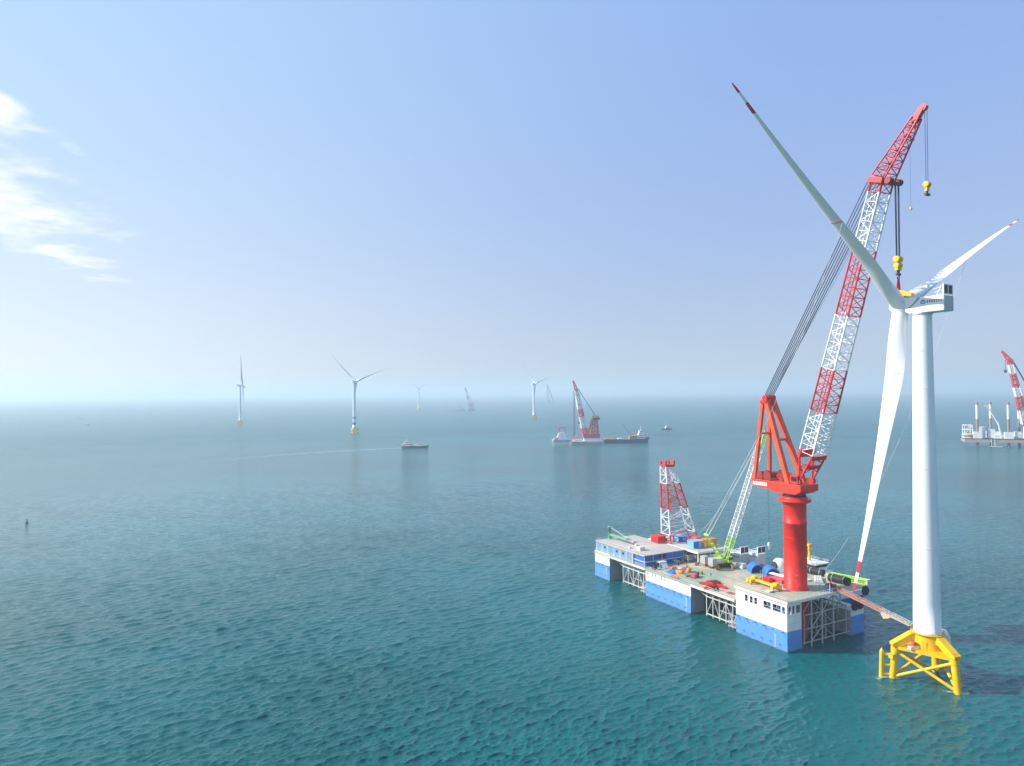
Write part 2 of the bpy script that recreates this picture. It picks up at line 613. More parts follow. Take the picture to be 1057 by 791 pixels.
# front block pontoon with its glazed gallery
holes_near = [(0.7, 1.8, 11.5, 13.5), (2.3, 5.4, 11.5, 13.5), (6.1, 9.0, 11.4, 13.5), (11.5, 12.7, 11.5, 13.5), (13.3, 14.5, 11.5, 13.5), (15.4, 16.6, 11.5, 13.5)]
holes_end = [(0.6, 1.8, 11.3, 13.7), (2.3, 3.4, 11.3, 13.7), (4.0, 6.0, 11.3, 13.7)]
mb = MB()
mb.bx(0.0, 6.4, 0.0, 20.5, 6.15, 10.4, 0)
mb.bx(-0.03, 6.43, -0.03, 20.53, -3.5, 6.15, 1)
wall_holes(mb, 0.0, 's', 0.0, 20.5, 10.4, 14.7, 0.3, holes_near, 0)
wall_holes(mb, 0.0, 't', 0.3, 6.4, 10.4, 14.7, 0.3, holes_end, 0)
mb.bx(0.3, 6.4, 20.2, 20.5, 10.4, 14.7, 0)
mb.bx(6.1, 6.4, 0.3, 20.2, 10.4, 14.7, 2)
pont = mb.build('pontoon', [HULLWHITE, HULLBLUE, HULLGREY], barge)
for a, b, zl, zh in holes_near:
    mb = MB()
    for q in (a, b): mb.bx(-0.06, 0.2, q - 0.07, q + 0.07, zl, zh)
    mb.bx(-0.06, 0.2, a + 0.07, b - 0.07, zl - 0.12, zl)
    mb.bx(0.05, 0.12, a + 0.07, b - 0.07, zl + 0.75, zl + 0.83)
    if b - a > 2: mb.bx(0.02, 0.16, (a + b) / 2 - 0.06, (a + b) / 2 + 0.06, zl + 0.83, zh)
    mb.build('window_frame', PALE, pont)
for a, b, zl, zh in holes_end:
    mb = MB()
    for q in (a, b): mb.bx(q - 0.07, q + 0.07, -0.06, 0.2, zl, zh)
    mb.bx(a + 0.07, b - 0.07, 0.05, 0.12, zl + 0.75, zl + 0.83)
    mb.build('window_frame', PALE, pont)
for q in [(1.2, 2.4, s - 0.5, s + 0.5, 10.45, 12.9) for s in (4.4, 8.1, 12.0, 14.2, 15.9)] + [(0.9, 1.8, 1.2, 2.0, 10.45, 13.0), (2.6, 3.3, 1.1, 2.2, 10.45, 13.2), (4.4, 5.6, 1.6, 2.6, 10.45, 12.6)]:
    MB().bx(*q).build('gallery_locker', BLUE, pont)

for (t0, t1, s0, s1, zt, inn) in ((0, 6.4, 41.9, 67.0, 10.3, ''), (0, 6.4, 90.7, 101.2, 10.9, ''),
                                  (30.0, 36.2, 0.0, 16.0, 8.0, ''), (30.0, 36.2, 41.9, 67.0, 10.3, ''), (30.0, 36.2, 90.7, 101.2, 10.3, '')):
    mb = MB()
    near = t0 == 0
    mb.bx(t0, t1, s0, s1, 6.15, zt, 0)
    mb.bx(t0 - 0.03, t1 + 0.03, s0 - 0.03, s1 + 0.03, -3.5, 6.15, 1)
    # bare grey bulkheads turned towards the open bays
    if s0 > 1: mb.bx(t0 + 0.25, t1, s0 - 0.10, s0 - 0.04, -3.5, zt - 0.1, 2)
    ti = t0 - 0.10 if not near else t1 + 0.04
    mb.bx(ti, ti + 0.06, s0 + (0.25 if s0 < 1 else -0.04), s1, -3.5, zt - 0.1, 2)
    p = mb.build('pontoon', [HULLWHITE, HULLBLUE, HULLGREY], barge)
    if near:
        m2 = MB()
        sN = s0 + 2.3
        for k in range(9):
            m2.bx(-0.075, -0.035, sN - 0.18, sN + 0.18, 0.6 + k * 0.62, 0.82 + k * 0.62)
        m2.build('draft_marks', HULLWHITE, p)
m2 = MB()
for k in range(9):
    m2.bx(-0.075, -0.035, 4.35, 4.72, 0.5 + k * 0.62, 0.72 + k * 0.62)
m2.build('draft_marks', HULLWHITE, pont)

# small fender brackets that throw the slanting ticks of shade on the blue plating
for (s0, s1) in ((1.5, 20), (43.5, 66.5), (92, 100.5)):
    k = s0
    while k < s1:
        MB().bx(-1.5, -0.03, k - 0.11, k + 0.11, 5.7, 5.95).build('fender_bracket', HULLBLUE, barge)
        MB().bx(-0.8, -0.03, k + 1.1, k + 1.3, 1.65, 1.85).build('fender_bracket', HULLBLUE, barge)
        k += 3.6

# decks
mb = MB()
mb.bx(-0.35, 37.2, -0.5, 20.8, 14.7, ZB)
mb.build('block_deck', DECKG, barge)
mb = MB()
mb.bx(-0.3, 37.6, 20.83, 101.5, 9.9, ZD)
mb.build('main_deck', DECKG, barge)
mb = MB()
mb.bx(6.8, 37.0, 20.84, 21.0, ZD, 14.68)        # step between the two decks
mb.bx(0.3, 6.8, 20.6, 20.8, 10.4, 14.65)
mb.build('deck_step', HULLWHITE, barge)
for q in ((-0.5, -0.36, -0.62, 20.8, 14.6, 15.45), (-0.36, 37.3, -0.66, -0.52, 14.6, 15.45), (-0.42, -0.31, 20.83, 41.8, 9.85, 10.75), (-0.42, -0.31, 67.1, 90.6, 9.85, 10.75)):
    MB().bx(*q).build('deck_edge_beam', PALE, barge)

# trusses
def truss_near(mb, s0, s1, t, zl, zm, zh, n):
    st = (s1 - s0) / n
    for k in range(n + 1):
        s = s0 + k * st
        mb.bar((t, s, zl - 0.8), (t, s, zh), 0.24)
    for z in (zl, zm, zh - 0.3):
        mb.bar((t, s0, z), (t, s1, z), 0.24)
    for k in range(n):
        a, b = s0 + k * st, s0 + (k + 1) * st
        mb.bar((t, a, zl), (t, b, zm) if k % 2 else (t, b, zm), 0.16) if k % 2 else mb.bar((t, b, zl), (t, a, zm), 0.16)
        mid = (a + b) / 2
        mb.bar((t, a, zm), (t, mid, zh - 0.3), 0.13)
        mb.bar((t, mid, zh - 0.3), (t, b, zm), 0.13)


for (s0, s1) in ((20.9, 36.2), (67.4, 84.0)):
    mb = MB()
    truss_near(mb, s0, s1, 2.2, 1.4, 7.4, 9.9, 5)
    mb.bar((2.2, s1, 7.4), (1.2, s1 + 5.2, 9.9), 0.18)
    mb.bar((0.6, s1, 9.6), (0.6, s0, 9.6), 0.12)
    # low access staging beside the next pontoon
    for q in (0, 1.7, 3.4):
        mb.bar((1.0, s0 + 0.3 + q, -1.2), (1.0, s0 + 0.3 + q, 4.2), 0.12)
        mb.bar((2.2, s0 + 0.3 + q, -1.2), (2.2, s0 + 0.3 + q, 4.2), 0.12)
    for z in (0.7, 2.2):
        mb.bx(0.9, 2.3, s0, s0 + 4.2, z, z + 0.12)
    mb.build('side_truss', TRUSSGREY, barge)
for t in (9.0, 19.0, 29.0):
    for (s0, s1) in ((1.2, 20.5), (21.5, 41.5), (67.5, 90)):
        mb = MB()
        truss_near(mb, s0, s1, t, 1.2, 6.0, 9.9, 6)
        mb.build('inner_truss', GREY, barge)

# end truss under the block deck
mb = MB()
tl = [6.9, 11.5, 16.5, 21.9, 27.2]
for t in tl[1:4]:
    mb.bar((t, 0.5, -1.0), (t, 0.5, 14.7), 0.28, 8)
for z in (1.3, 5.4, 9.8):
    mb.bar((6.5, 0.5, z), (29.8 if z < 9 else 26, 0.5, z), 0.17)
for k, (a, b) in enumerate(zip(tl[:-1], tl[1:])):
    if k in (1, 2):
        for (z0, z1) in ((9.8, 14.6), (5.4, 9.8), (1.3, 5.4)):
            if (k + (z0 > 9)) % 2: mb.bar((a, 0.5, z0), (b, 0.5, z1), 0.15)
            else: mb.bar((b, 0.5, z0), (a, 0.5, z1), 0.15)
    else:
        mb.bar((a, 0.5, 14.6) if k else (a, 0.5, 9.8), (b, 0.5, 9.8) if k else (b, 0.5, 14.6), 0.13)
mb.bar((21.9, 0.5, 14.3), (29.6, 1.5, 8.2), 0.15)
mb.bar((25.3, 0.5, 9.8), (25.3, 0.5, 14.6), 0.2)
mb.build('end_truss', GREY, barge)
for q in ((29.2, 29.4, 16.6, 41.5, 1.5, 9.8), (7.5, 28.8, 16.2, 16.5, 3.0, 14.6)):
    MB().bx(*q).build('shade_dark_bulkhead', DARK, barge)  # dark colour stands in for the deep shade below the deck
mb = MB()
mb.lathe([(3.4, -2), (3.4, 14.65)], (14.3, 8.5, 0), 32)
mb.build('crane_foundation', RED, barge)
mb = MB()
mb.bx(6.45, 7.3, 0.1, 0.5, -1, 14.6)
mb.build('dark_red_strip', P('dark_red', (0.25, 0.03, 0.025), 0.5), barge)  # narrow dark red upright strip beside the pontoon's end wall

# hand rails
def rail(mb, pts, z, h=1.1, step=1.9, r=0.035):
    for (a, b) in zip(pts[:-1], pts[1:]):
        a, b = Vector((*a, z)), Vector((*b, z))
        n = max(1, int((b - a).length / step))
        for k in range(n + 1):
            p = a.lerp(b, k / n)
            mb.bar(p, p + Vector((0, 0, h)), r, 4, cap=False)
        for q in (0.55, h):
            mb.bar(a + Vector((0, 0, q)), b + Vector((0, 0, q)), r, 4, cap=False)


mb = MB()
rail(mb, [(22.5, -0.3), (-0.2, -0.3), (-0.2, 20.6), (37.0, 20.6)], ZB)
rail(mb, [(-0.2, 20.9), (-0.2, 66)], ZD)
rail(mb, [(-0.1, 67), (-0.1, 101.2), (37.3, 101.2)], ZD)
mb.build('hand_rail', WHITE, barge)

# lettering on the white strake: six worn characters too small to read, kept as their stroke blocks
mb = MB()
rg = random.Random(5)
for k in range(6):
    s0 = 64.6 - k * 1.75 if k else 66.0
    for q in range(3):
        z = 9.35 - q * 0.42
        mb.bx(-0.012, -0.003, s0 - 0.55 + rg.random() * 0.15, s0 + 0.55 - rg.random() * 0.15, z, z + 0.17)
    for q in (-0.35, 0.02, 0.36):
        if rg.random() < 0.5: mb.bx(-0.014, -0.003, s0 + q - 0.09, s0 + q + 0.09, 8.4, 9.65)
for k in range(14):
    mb.bx(-0.012, -0.003, 63.5 - k * 0.62, 63.9 - k * 0.62, 7.85, 8.05)
mb.build('hull_lettering', GREYTXT, barge)

# tyre fenders by the gangway corner
for (t, s, z, lab) in ((31.0, -0.62, 9.6, 'black tyre fender at the left of the pair hung low by the gangway corner'), (33.6, -0.62, 9.7, 'black tyre fender at the right of the pair hung low by the gangway corner'),
                       (35.6, -1.2, 14.0, 'black tyre fender hung highest at the outer deck corner beyond the gangway')):
    f = MB()
    prof = [(0.85, -0.35), (1.15, -0.48), (1.5, -0.3), (1.55, 0), (1.5, 0.3), (1.15, 0.48), (0.85, 0.35)]
    f.lathe(prof, (0, 0, 0), 20, axis='Y')
    o = f.build('tyre_fender', BLACK, None, Bw(t, s, z), BRZ)
    tag(o, lab, 'fender', 'tyre fenders on the barge')

# ------------------------------------------------------------------ accommodation block at the far end
acc = thing('accommodation_block', Bw(0, 66.8, ZD), 'row of blue cabins under a flat sandy roof at the barge far end', 'deckhouse', BRZ)
mb = MB()
mb.bx(0.3, 21.5, 1.2, 34.3, 4.25, 4.55)
mb.bx(0.1, 0.3, 1.2, 34.3, 4.1, 4.6)
mb.build('roof', ROOFM, acc)
for k in range(6):
    s0 = 8.6 + k * 4.25
    c = MB()
    c.bx(0.5, 3.4, s0 + 0.45, s0 + 3.85, 0.05, 4.2)
    for q in range(11):
        c.bx(0.46, 0.5, s0 + 0.55 + q * 0.3, s0 + 0.68 + q * 0.3, 0.2, 4.0)
    cab = c.build('cabin', CABBLUE, acc)
    if k in (1, 2, 4):
        MB().bx(0.42, 0.455, s0 + 1.7, s0 + 2.7, 2.2, 3.1).build('window', GLASS, cab)
FORANGE = P('faded_orange', (0.62, 0.36, 0.22), 0.6)
for k in range(7):
    s0 = 8.6 + k * 4.25
    MB().bx(0.42, 3.2, s0 - 0.4 if k else s0 - 0.1, s0 + 0.4 if k < 6 else s0 + 0.1, 0.02, 4.24).build('cabin_post', FORANGE, acc)
for q in ((1.0, 8.5, 1.4, 8.2, 0.05, 1.7), (1.0, 8.5, 2.2, 8.2, 2.0, 4.2), (11.5, 20.5, 1.5, 9, 0.8, 4.2)):
    MB().bx(*q).build('blue_store', BLUE, acc)
c = MB()
c.bx(0.6, 21, 1.3, 8.4, 1.72, 1.92)
for t in (0.7, 5, 9.5, 15, 20.8):
    c.bar((t, 1.6, 0), (t, 1.6, 4.2), 0.12)
for k in range(7):
    c.bar((8.6 + k * .35, 1.2 - 0.3 * k, 1.8 - 0.25 * k), (8.6 + k * .35, 0.0 - 0.3 * k, 1.8 - 0.25 * k), 0.06)
c.build('stair_landing', PALE, acc)
mb = MB()
rail(mb, [(0.5, 1.4), (0.5, 34.0), (21.0, 34.0)], 4.55, 1.0, 2.2)
mb.build('hand_rail', PALE, acc)
for q in ((4.0, 6.4, 8.5, 10.6, 4.55, 6.0), (8, 9.2, 16, 17, 4.55, 5.3), (11, 13, 22, 23, 4.55, 5.1), (3, 3.8, 14, 15, 4.55, 5.2)):
    MB().bx(*q).build('roof_vent', PALE, acc)

gc = thing('deck_crane', Bw(7.0, 100.0, ZD + 4.55), 'small green deck crane resting its jib along the cabin roof', 'crane', BRZ)
MB().lathe([(0.75, 0), (0.7, 4.6), (0.9, 4.6), (0.9, 5.4)], (0, 0, 0), 16).build('pedestal', GREEN, gc)
MB().bx(-0.45, 0.45, -12.5, -0.6, 1.6, 2.5).bar((0, -12.5, 2.2), (0, -13.4, 1.4), 0.25).build('jib', GREEN, gc)
MB().bar((0, -0.2, 5.2), (0, -12.2, 2.6), 0.06).bar((0.3, -0.2, 5.2), (0.3, -12.2, 2.6), 0.06).build('luffing_rope', TAGROPE, gc)

# ------------------------------------------------------------------ lattice builder
def lattice(mb, p0, p1, side, w0, h0, w1, h1, n, rc=0.16, rb=0.09, mat_at=None, cross=True, up=None):
    """four-chord lattice boom from p0 to p1; side = unit vector across"""
    p0, p1, side = Vector(p0), Vector(p1), Vector(side).normalized()
    d = (p1 - p0).normalized()
    upv = side.cross(d).normalized() if up is None else Vector(up)
    mat_at = mat_at or (lambda f: 0)

    def corner(f, i):
        w, h = w0 + (w1 - w0) * f, h0 + (h1 - h0) * f
        sx, sy = ((-1, -1), (1, -1), (1, 1), (-1, 1))[i]
        return p0.lerp(p1, f) + side * (sx * w / 2) + upv * (sy * h / 2)
    for k in range(n):
        a, b = k / n, (k + 1) / n
        mt = mat_at((a + b) / 2)
        for i in range(4):
            j = (i + 1) % 4
            mb.bar(corner(a, i), corner(b, i), rc, 6, mt)
            if k % 2: mb.bar(corner(a, i), corner(b, j), rb, 4, mt)
            else: mb.bar(corner(a, j), corner(b, i), rb, 4, mt)
            if cross: mb.bar(corner(a, i), corner(a, j), rb, 4, mt)
    for i in range(4):
        mb.bar(corner(1, i), corner(1, (i + 1) % 4), rb * 1.3, 4, mat_at(1))


# ------------------------------------------------------------------ the red pedestal crane
crane = thing('pedestal_crane', Bw(14.3, 8.5, ZB), 'towering red pedestal crane with red and white lattice boom on the barge', 'crane', BRZ)
Z0 = ZB
def cz_(z): return z - Z0
mb = MB()
mb.lathe([(3.95, 0.0), (3.95, 0.35), (3.55, 0.5), (3.55, 21.0), (3.62, 21.05), (3.62, 21.5), (3.55, 21.55), (3.55, 27.4), (4.3, 28.1), (5.0, 28.15), (5.0, 28.75), (4.0, 29.0), (3.9, 29.8)], (0, 0, 0), 48)
for k in range(28):
    t = 2 * math.pi * k / 28
    mb.box((3.62 * math.cos(t), 3.62 * math.sin(t), 21.27), (0.25, 0.25, 0.3), t)
for h in (4.2, 8.4, 12.6, 16.8, 24.6):
    mb.lathe([(3.56, h - 0.09), (3.59, h - 0.05), (3.59, h + 0.05), (3.56, h + 0.09)], (0, 0, 0), 48)
ped = mb.build('pedestal', RED, crane)
mb = MB()
for q in (-0.3, 0.3):
    mb.bar((-2.6 + q * 0.5, -2.75 - q * 0.5, 0.2), (-2.6 + q * 0.5, -2.75 - q * 0.5, 7.2), 0.05, 4)
for k in range(14):
    mb.bar((-2.75, -2.6, 0.5 + k * 0.5), (-2.45, -2.9, 0.5 + k * 0.5), 0.04, 4)
for k in range(3):
    mb.lathe([(0.5, 0), (0.5, 0.08)], (-2.5, -2.66, 3.4 + k * 1.6), 10)
mb.build('ladder', PINK, ped)
mb = MB(); rail(mb, [(4.9 * math.cos(a), 4.9 * math.sin(a)) for a in np.linspace(0, 2 * math.pi, 13)], 28.75, 1.0, 3)
mb.build('hand_rail', RED, ped)
MB().lathe([(3.3, 29.8), (3.5, 30.0), (3.5, 30.9), (3.2, 31.1)], (0, 0, 0), 32).build('slew_bearing', DARK, crane)
# slewing platform: local -Y points to the turbine
mb = MB()
prof = [(-5.8, cz_(47.6)), (-3.6, cz_(46.45)), (3.6, cz_(46.4)), (8.0, cz_(47.2)), (14.0, cz_(47.7)), (14.0, cz_(49.9)), (-5.8, cz_(49.6))]
mb.prism([(-4.2, y, z) for y, z in prof], (8.4, 0, 0))
plat = mb.build('slew_platform', P('slew_red', (0.74, 0.04, 0.015), 0.4, 0.25, (0.3, 0.03, 0.02)), crane, bevel=0.08)
mb = MB()
mb.bx(-4.26, -4.205, 7.5, 13.4, cz_(47.95), cz_(49.1))
o = mb.build('name_plate', WHITE, plat)
mb = MB()
for k in range(7):
    y = 12.9 - k * 0.8
    mb.bx(-4.29, -4.265, y - 0.32, y + 0.32, cz_(48.55), cz_(48.7)); mb.bx(-4.29, -4.265, y - 0.28, y + 0.28, cz_(48.25), cz_(48.37))
    mb.bx(-4.29, -4.265, y - 0.06, y + 0.06, cz_(48.1), cz_(48.9))
mb.build('plate_lettering', PINK, o)
DKRED = P('winch_red', (0.30, 0.025, 0.02), 0.5, 0.3, (0.08, 0.05, 0.05))
for (y, x0, x1, r) in ((11.2, -3.6, 0.2, 1.05), (8.0, -3.6, 3.4, 1.15), (5.0, -1.0, 3.6, 1.0), (11.2, 1.2, 3.8, 0.9)):
    w_ = MB()
    w_.lathe([(r * 1.35, 0), (r * 1.35, 0.2), (r, 0.2), (r, x1 - x0 - 0.2), (r * 1.35, x1 - x0 - 0.2), (r * 1.35, x1 - x0)], (x0, y, cz_(49.9) + r * 1.2), 20, axis='X')
    w_.bx(x0 + 0.1, x1 - 0.1, y - 1.0, y + 1.0, cz_(49.8), cz_(49.9) + 0.5)
    w_.build('winch', DKRED, plat)
mb = MB()
mb.bx(-4.1, -2.2, -4.6, -1.8, cz_(49.65), cz_(52.6))
MB().bx(2.6, 4.1, 1.5, 3.5, cz_(49.9), cz_(51.8)).build('control_box', DKRED, plat)
cab = mb.build('cab', RED, crane, bevel=0.1)
MB().bx(-4.0, -2.4, -4.66, -4.61, cz_(50.7), cz_(52.2)).bx(-4.16, -4.11, -4.3, -2.2, cz_(50.7), cz_(52.2)).build('window', GLASS, cab)
mb = MB(); rail(mb, [(-4.1, -5.6), (-4.1, 13.8), (4.1, 13.8), (4.1, -5.6)], cz_(49.8), 1.1, 1.8, 0.05)
mb.build('hand_rail', PINK, plat)
MB().box((-1.0, 1.0, cz_(51.2)), (0.9, 1.6, 0.9), 0.3).build('hydraulic_unit', YEL, plat)
MB().box((3.9, -2.2, cz_(50.6)), (0.8, 0.8, 1.5)).build('hydraulic_unit', YEL, plat)
# A-frame
top_y, top_z = 9.8, cz_(76.3)
def boxbar(mb, p0, p1, w, mat=0):
    p0, p1 = Vector(p0), Vector(p1)
    d = (p1 - p0); L = d.length; d.normalize()
    a = Vector((1, 0, 0)); a = (a - d * a.dot(d)).normalized(); b = d.cross(a)
    h = w / 2
    vs = [p + a * sx * h + b * sy * h for p in (p0, p1) for sx, sy in ((-1, -1), (1, -1), (1, 1), (-1, 1))]
    mb.add(vs, [(3, 2, 1, 0), (4, 5, 6, 7)] + [(i, (i + 1) % 4, 4 + (i + 1) % 4, 4 + i) for i in range(4)], mat)
mb = MB()
for x in (-3.6, 3.6):
    xt = x * 0.42
    boxbar(mb, (x, 13.2, cz_(49.8)), (xt, top_y + 1.2, top_z), 1.05)
    boxbar(mb, (x, -0.8, cz_(49.5)), (xt, top_y - 0.2, top_z + 0.2), 1.45)
    for f in (0.3, 0.62):
        pass
for f, hgt in ((0.08, 0.5), (0.58, 0.55)):
    y = 13.2 + (top_y + 1.2 - 13.2) * f; z = cz_(49.8) + (top_z - cz_(49.8)) * f; x = 3.6 * (1 - 0.58 * f)
    mb.bx(-x, x, y - 0.3, y + 0.3, z - 0.3, z + 0.3)
f = 0.52
y = -0.8 + (top_y + 0.6) * f; z = cz_(49.5) + (top_z - cz_(49.5)) * f; x = 3.6 * (1 - 0.58 * f)
mb.bx(-x, x, y - 0.4, y + 0.4, z - 0.4, z + 0.4)
for x in (-3.9, -3.3):
    mb.bar((x, 13.9, cz_(50)), (x * 0.5, top_y + 2.0, cz_(71)), 0.09, 4)
afr = mb.build('a_frame', P('a_frame_red', (0.74, 0.075, 0.02), 0.38, 0.15, (0.3, 0.03, 0.02)), crane)
mb = MB()
for x in (-1.9, -0.2, 1.5):
    mb.lathe([(0.7, -0.55), (1.05, -0.5), (1.05, 0.5), (0.7, 0.55)], (x + 0.2, top_y, top_z + 0.9), 18, axis='X')
mb.bx(-2.6, 2.6, top_y - 0.9, top_y + 1.6, top_z - 0.9, top_z + 0.2)
mb.build('sheave_head', RED, afr)
# boom
foot = Vector((0, -4.4, cz_(50.6)))
head = Vector((0, -31.6, cz_(139.0)))
bd = (head - foot).normalized()
def boom_mat(f):
    z = f
    return 0 if (f < 0.10 or 0.245 < f < 0.40 or 0.595 < f < 0.785 or f > 0.985) else 1
fb = 0.105
pb = foot.lerp(head, fb)
mb = MB()
sx_ = Vector((1, 0, 0))
upb = sx_.cross(bd).normalized()
lattice(mb, pb, head, sx_, 6.4, 5.0, 5.0, 3.4, 30, 0.30, 0.13, lambda f: boom_mat(fb + (1 - fb) * f))
# walkway rope trays running up the boom's front edge
for x in (-0.8, 0.8):
    for f0, f1, mt in ((fb, 0.245, 1), (0.245, 0.40, 0), (0.40, 0.595, 1), (0.595, 0.785, 0), (0.785, 0.985, 1)):
        mb.bar(foot.lerp(head, f0) - upb * 1.9 + Vector((x, 0, 0)), foot.lerp(head, f1) - upb * 1.6 + Vector((x, 0, 0)), 0.16, 4, mt)
# foot section: two splayed legs joined by a heavy crosshead
for x in (-1, 1):
    for hh in (-1, 1):
        mb.bar(foot + Vector((x * 3.1, 0, 0)), pb + sx_ * x * 3.2 + upb * hh * 2.5, 0.36, 6, 0)
    for q in (0.35, 0.7):
        a = (foot + Vector((x * 3.1, 0, 0))).lerp(pb + sx_ * x * 3.2 + upb * 2.5, q)
        b = (foot + Vector((x * 3.1, 0, 0))).lerp(pb + sx_ * x * 3.2 - upb * 2.5, q)
        mb.bar(a, b, 0.14, 4, 0)
        c2 = (foot + Vector((-x * 3.1, 0, 0))).lerp(pb - sx_ * x * 3.2 + upb * 2.5, min(1, q + 0.3))
        mb.bar(a, c2, 0.14, 4, 0)
    mb.lathe([(0.9, -0.6), (0.9, 0.6)], foot + Vector((x * 3.1, 0, 0)), 16, 0, axis='X')
Mr = Matrix((sx_, bd, upb)).transposed()
def orient_box(mb, c, s, mat=0):
    hs = [v / 2 for v in s]
    vs = [Vector(c) + Mr @ Vector((x * hs[0], y * hs[1], z * hs[2])) for x in (-1, 1) for y in (-1, 1) for z in (-1, 1)]
    mb.add(vs, [(0, 1, 3, 2), (4, 6, 7, 5), (0, 4, 5, 1), (2, 3, 7, 6), (0, 2, 6, 4), (1, 5, 7, 3)], mat)
orient_box(mb, pb - bd * 0.7 - upb * 2.2, (7.0, 2.6, 0.9), 0)
orient_box(mb, pb - bd * 4.6 + upb * 0.2, (5.6, 1.0, 2.0), 0)
orient_box(mb, pb - bd * 0.9 + upb * 2.3, (7.0, 1.3, 0.6), 0)
orient_box(mb, head + bd * 0.4, (7.2, 1.5, 4.6), 0)
mb.build('boom', [REDB, BOOMW], crane)
mb = MB()
for x in (-2.9, -2.1, -1.3, 1.3, 2.1, 2.9):
    mb.lathe([(0.95, -0.16), (0.95, 0.16)], head + Vector((x, -3.5, -0.6)), 16, axis='X')
    mb.bar(head + Vector((x, -3.5, -0.6)), head + Vector((x, 0, 0.4)), 0.2, 4)
mb.build('boom_sheave', DKRED, crane)
# fly jib
tip = Vector((0, -43.6, cz_(156.3)))
j0 = head + bd * 1.2
mb = MB()
lattice(mb, j0, j0.lerp(tip, 0.86), sx_, 5.0, 4.2, 1.6, 1.9, 9, 0.26, 0.14)
jd = (tip - j0).normalized()
boxbar(mb, j0.lerp(tip, 0.80), tip, 1.5)
ju = sx_.cross(jd).normalized()
mb.bar(j0.lerp(tip, 0.62), j0.lerp(tip, 0.62) + ju * 2.6 - jd * 0.6, 0.3)
mb.bar(j0.lerp(tip, 0.85), j0.lerp(tip, 0.62) + ju * 2.6 - jd * 0.6, 0.2)
for x in (-0.45, 0.45):
    mb.lathe([(0.9, -0.14), (0.9, 0.14)], tip + Vector((x, -0.3, -0.2)), 16, axis='X')
jib = mb.build('fly_jib', REDB, crane)
# ropes
mb = MB()
for x in (-3.2, -2.0, -0.7, 0.7, 2.0, 3.2):
    mb.bar((x * 0.62, top_y + 0.3, top_z + 1.2), head + Vector((x, 2.2, 0.6)), 0.15, 5)
mb.build('luffing_rope', ROPE, crane)
mb = MB()
for x in (-0.5, 0.5):
    mb.bar((x, top_y - 0.2, top_z + 1.2), head + Vector((x, 0.6, -4)), 0.05, 4)
    mb.bar(head + Vector((x * 3, 2.0, 1.0)), j0.lerp(tip, 0.62) + ju * 2.6 - jd * 0.6, 0.07, 4)
mb.build('jib_stay', ROPE, crane)
hx = head + Vector((0, -4.4, -0.8))
hz = cz_(116.4)
mb = MB()
for x in (-1.0, -0.7, -0.4, 0.4, 0.7, 1.0):
    mb.bar((x, hx.y, hx.z), (x * 0.85, hx.y, hz), 0.085, 5)
mb.build('hoist_rope', ROPE, crane)
mb = MB()
for x in (-0.62, 0.62):
    mb.lathe([(0.55, -0.32), (0.95, -0.3), (0.95, 0.3), (0.55, 0.32)], (x, hx.y, hz - 0.2), 18, axis='X')
    mb.lathe([(0.45, -0.3), (0.8, -0.28), (0.8, 0.28), (0.45, 0.3)], (x, hx.y, hz - 1.9), 18, axis='X')
mb.bx(-0.3, 0.3, hx.y - 0.5, hx.y + 0.5, hz - 2.8, hz + 0.5)
mb.bx(-0.95, 0.95, hx.y - 0.42, hx.y + 0.42, hz - 3.3, hz - 2.5)
hb = mb.build('hook_block', YEL, crane)
mb = MB()
mb.bar((0, hx.y, hz - 3.3), (0, hx.y, hz - 4.1), 0.4, 8)
mb.bx(-0.85, 0.85, hx.y - 0.28, hx.y + 0.28, hz - 4.7, hz - 4.1)
mb.poly([(0, hx.y, hz - 4.6), (0.5, hx.y, hz - 5.1), (0.3, hx.y, hz - 5.6), (-0.3, hx.y, hz - 5.6), (-0.5, hx.y, hz - 5.1)], 0.16)
mb.build('hook', DARK, hb)
az_ = cz_(135.2)
mb = MB()
for x in (-0.55, 0.55):
    mb.bar((x, tip.y - 0.8, tip.z - 0.3), (x * 0.8, tip.y - 0.8, az_), 0.07, 5)
mb.build('hoist_rope', ROPE, crane)
mb = MB()
for x in (-0.42, 0.42):
    mb.lathe([(0.5, -0.24), (0.85, -0.22), (0.85, 0.22), (0.5, 0.24)], (x, tip.y - 0.8, az_ - 0.2), 16, axis='X')
mb.bx(-0.62, 0.62, tip.y - 1.1, tip.y - 0.5, az_ - 2.0, az_ - 0.3)
hb2 = mb.build('hook_block', YEL, crane)
MB().bar((0, tip.y - 0.8, az_ - 2.0), (0, tip.y - 0.8, az_ - 2.6), 0.25).bx(-0.95, 0.95, tip.y - 1.1, tip.y - 0.5, az_ - 3.2, az_ - 2.6).build('hook', DARK, hb2)
q = j0.lerp(tip, 0.68) - Vector((0, 0, 1))
mb = MB()
mb.bar(q, (q.x, q.y, cz_(130.0)), 0.03, 4)
mb.build('whip_line', ROPE, crane)
MB().lathe([(0.08, -0.5), (0.32, -0.3), (0.36, 0), (0.28, 0.3), (0.08, 0.5)], (q.x, q.y, cz_(129.6)), 12).build('ball_hook', YEL, crane)

# lifting gear still hooked to the rotor hub
lift_p = crane.matrix_basis @ Vector((0, hx.y, hz - 5.6)) if False else Bw(14.3, 8.5 + hx.y, hz - 5.6 + Z0)

# ------------------------------------------------------------------ wind turbines
TL, HUBD, HUBZ, TILT, CONE = 83.6, 5.75, 102.95, R(4.3), R(2.67)


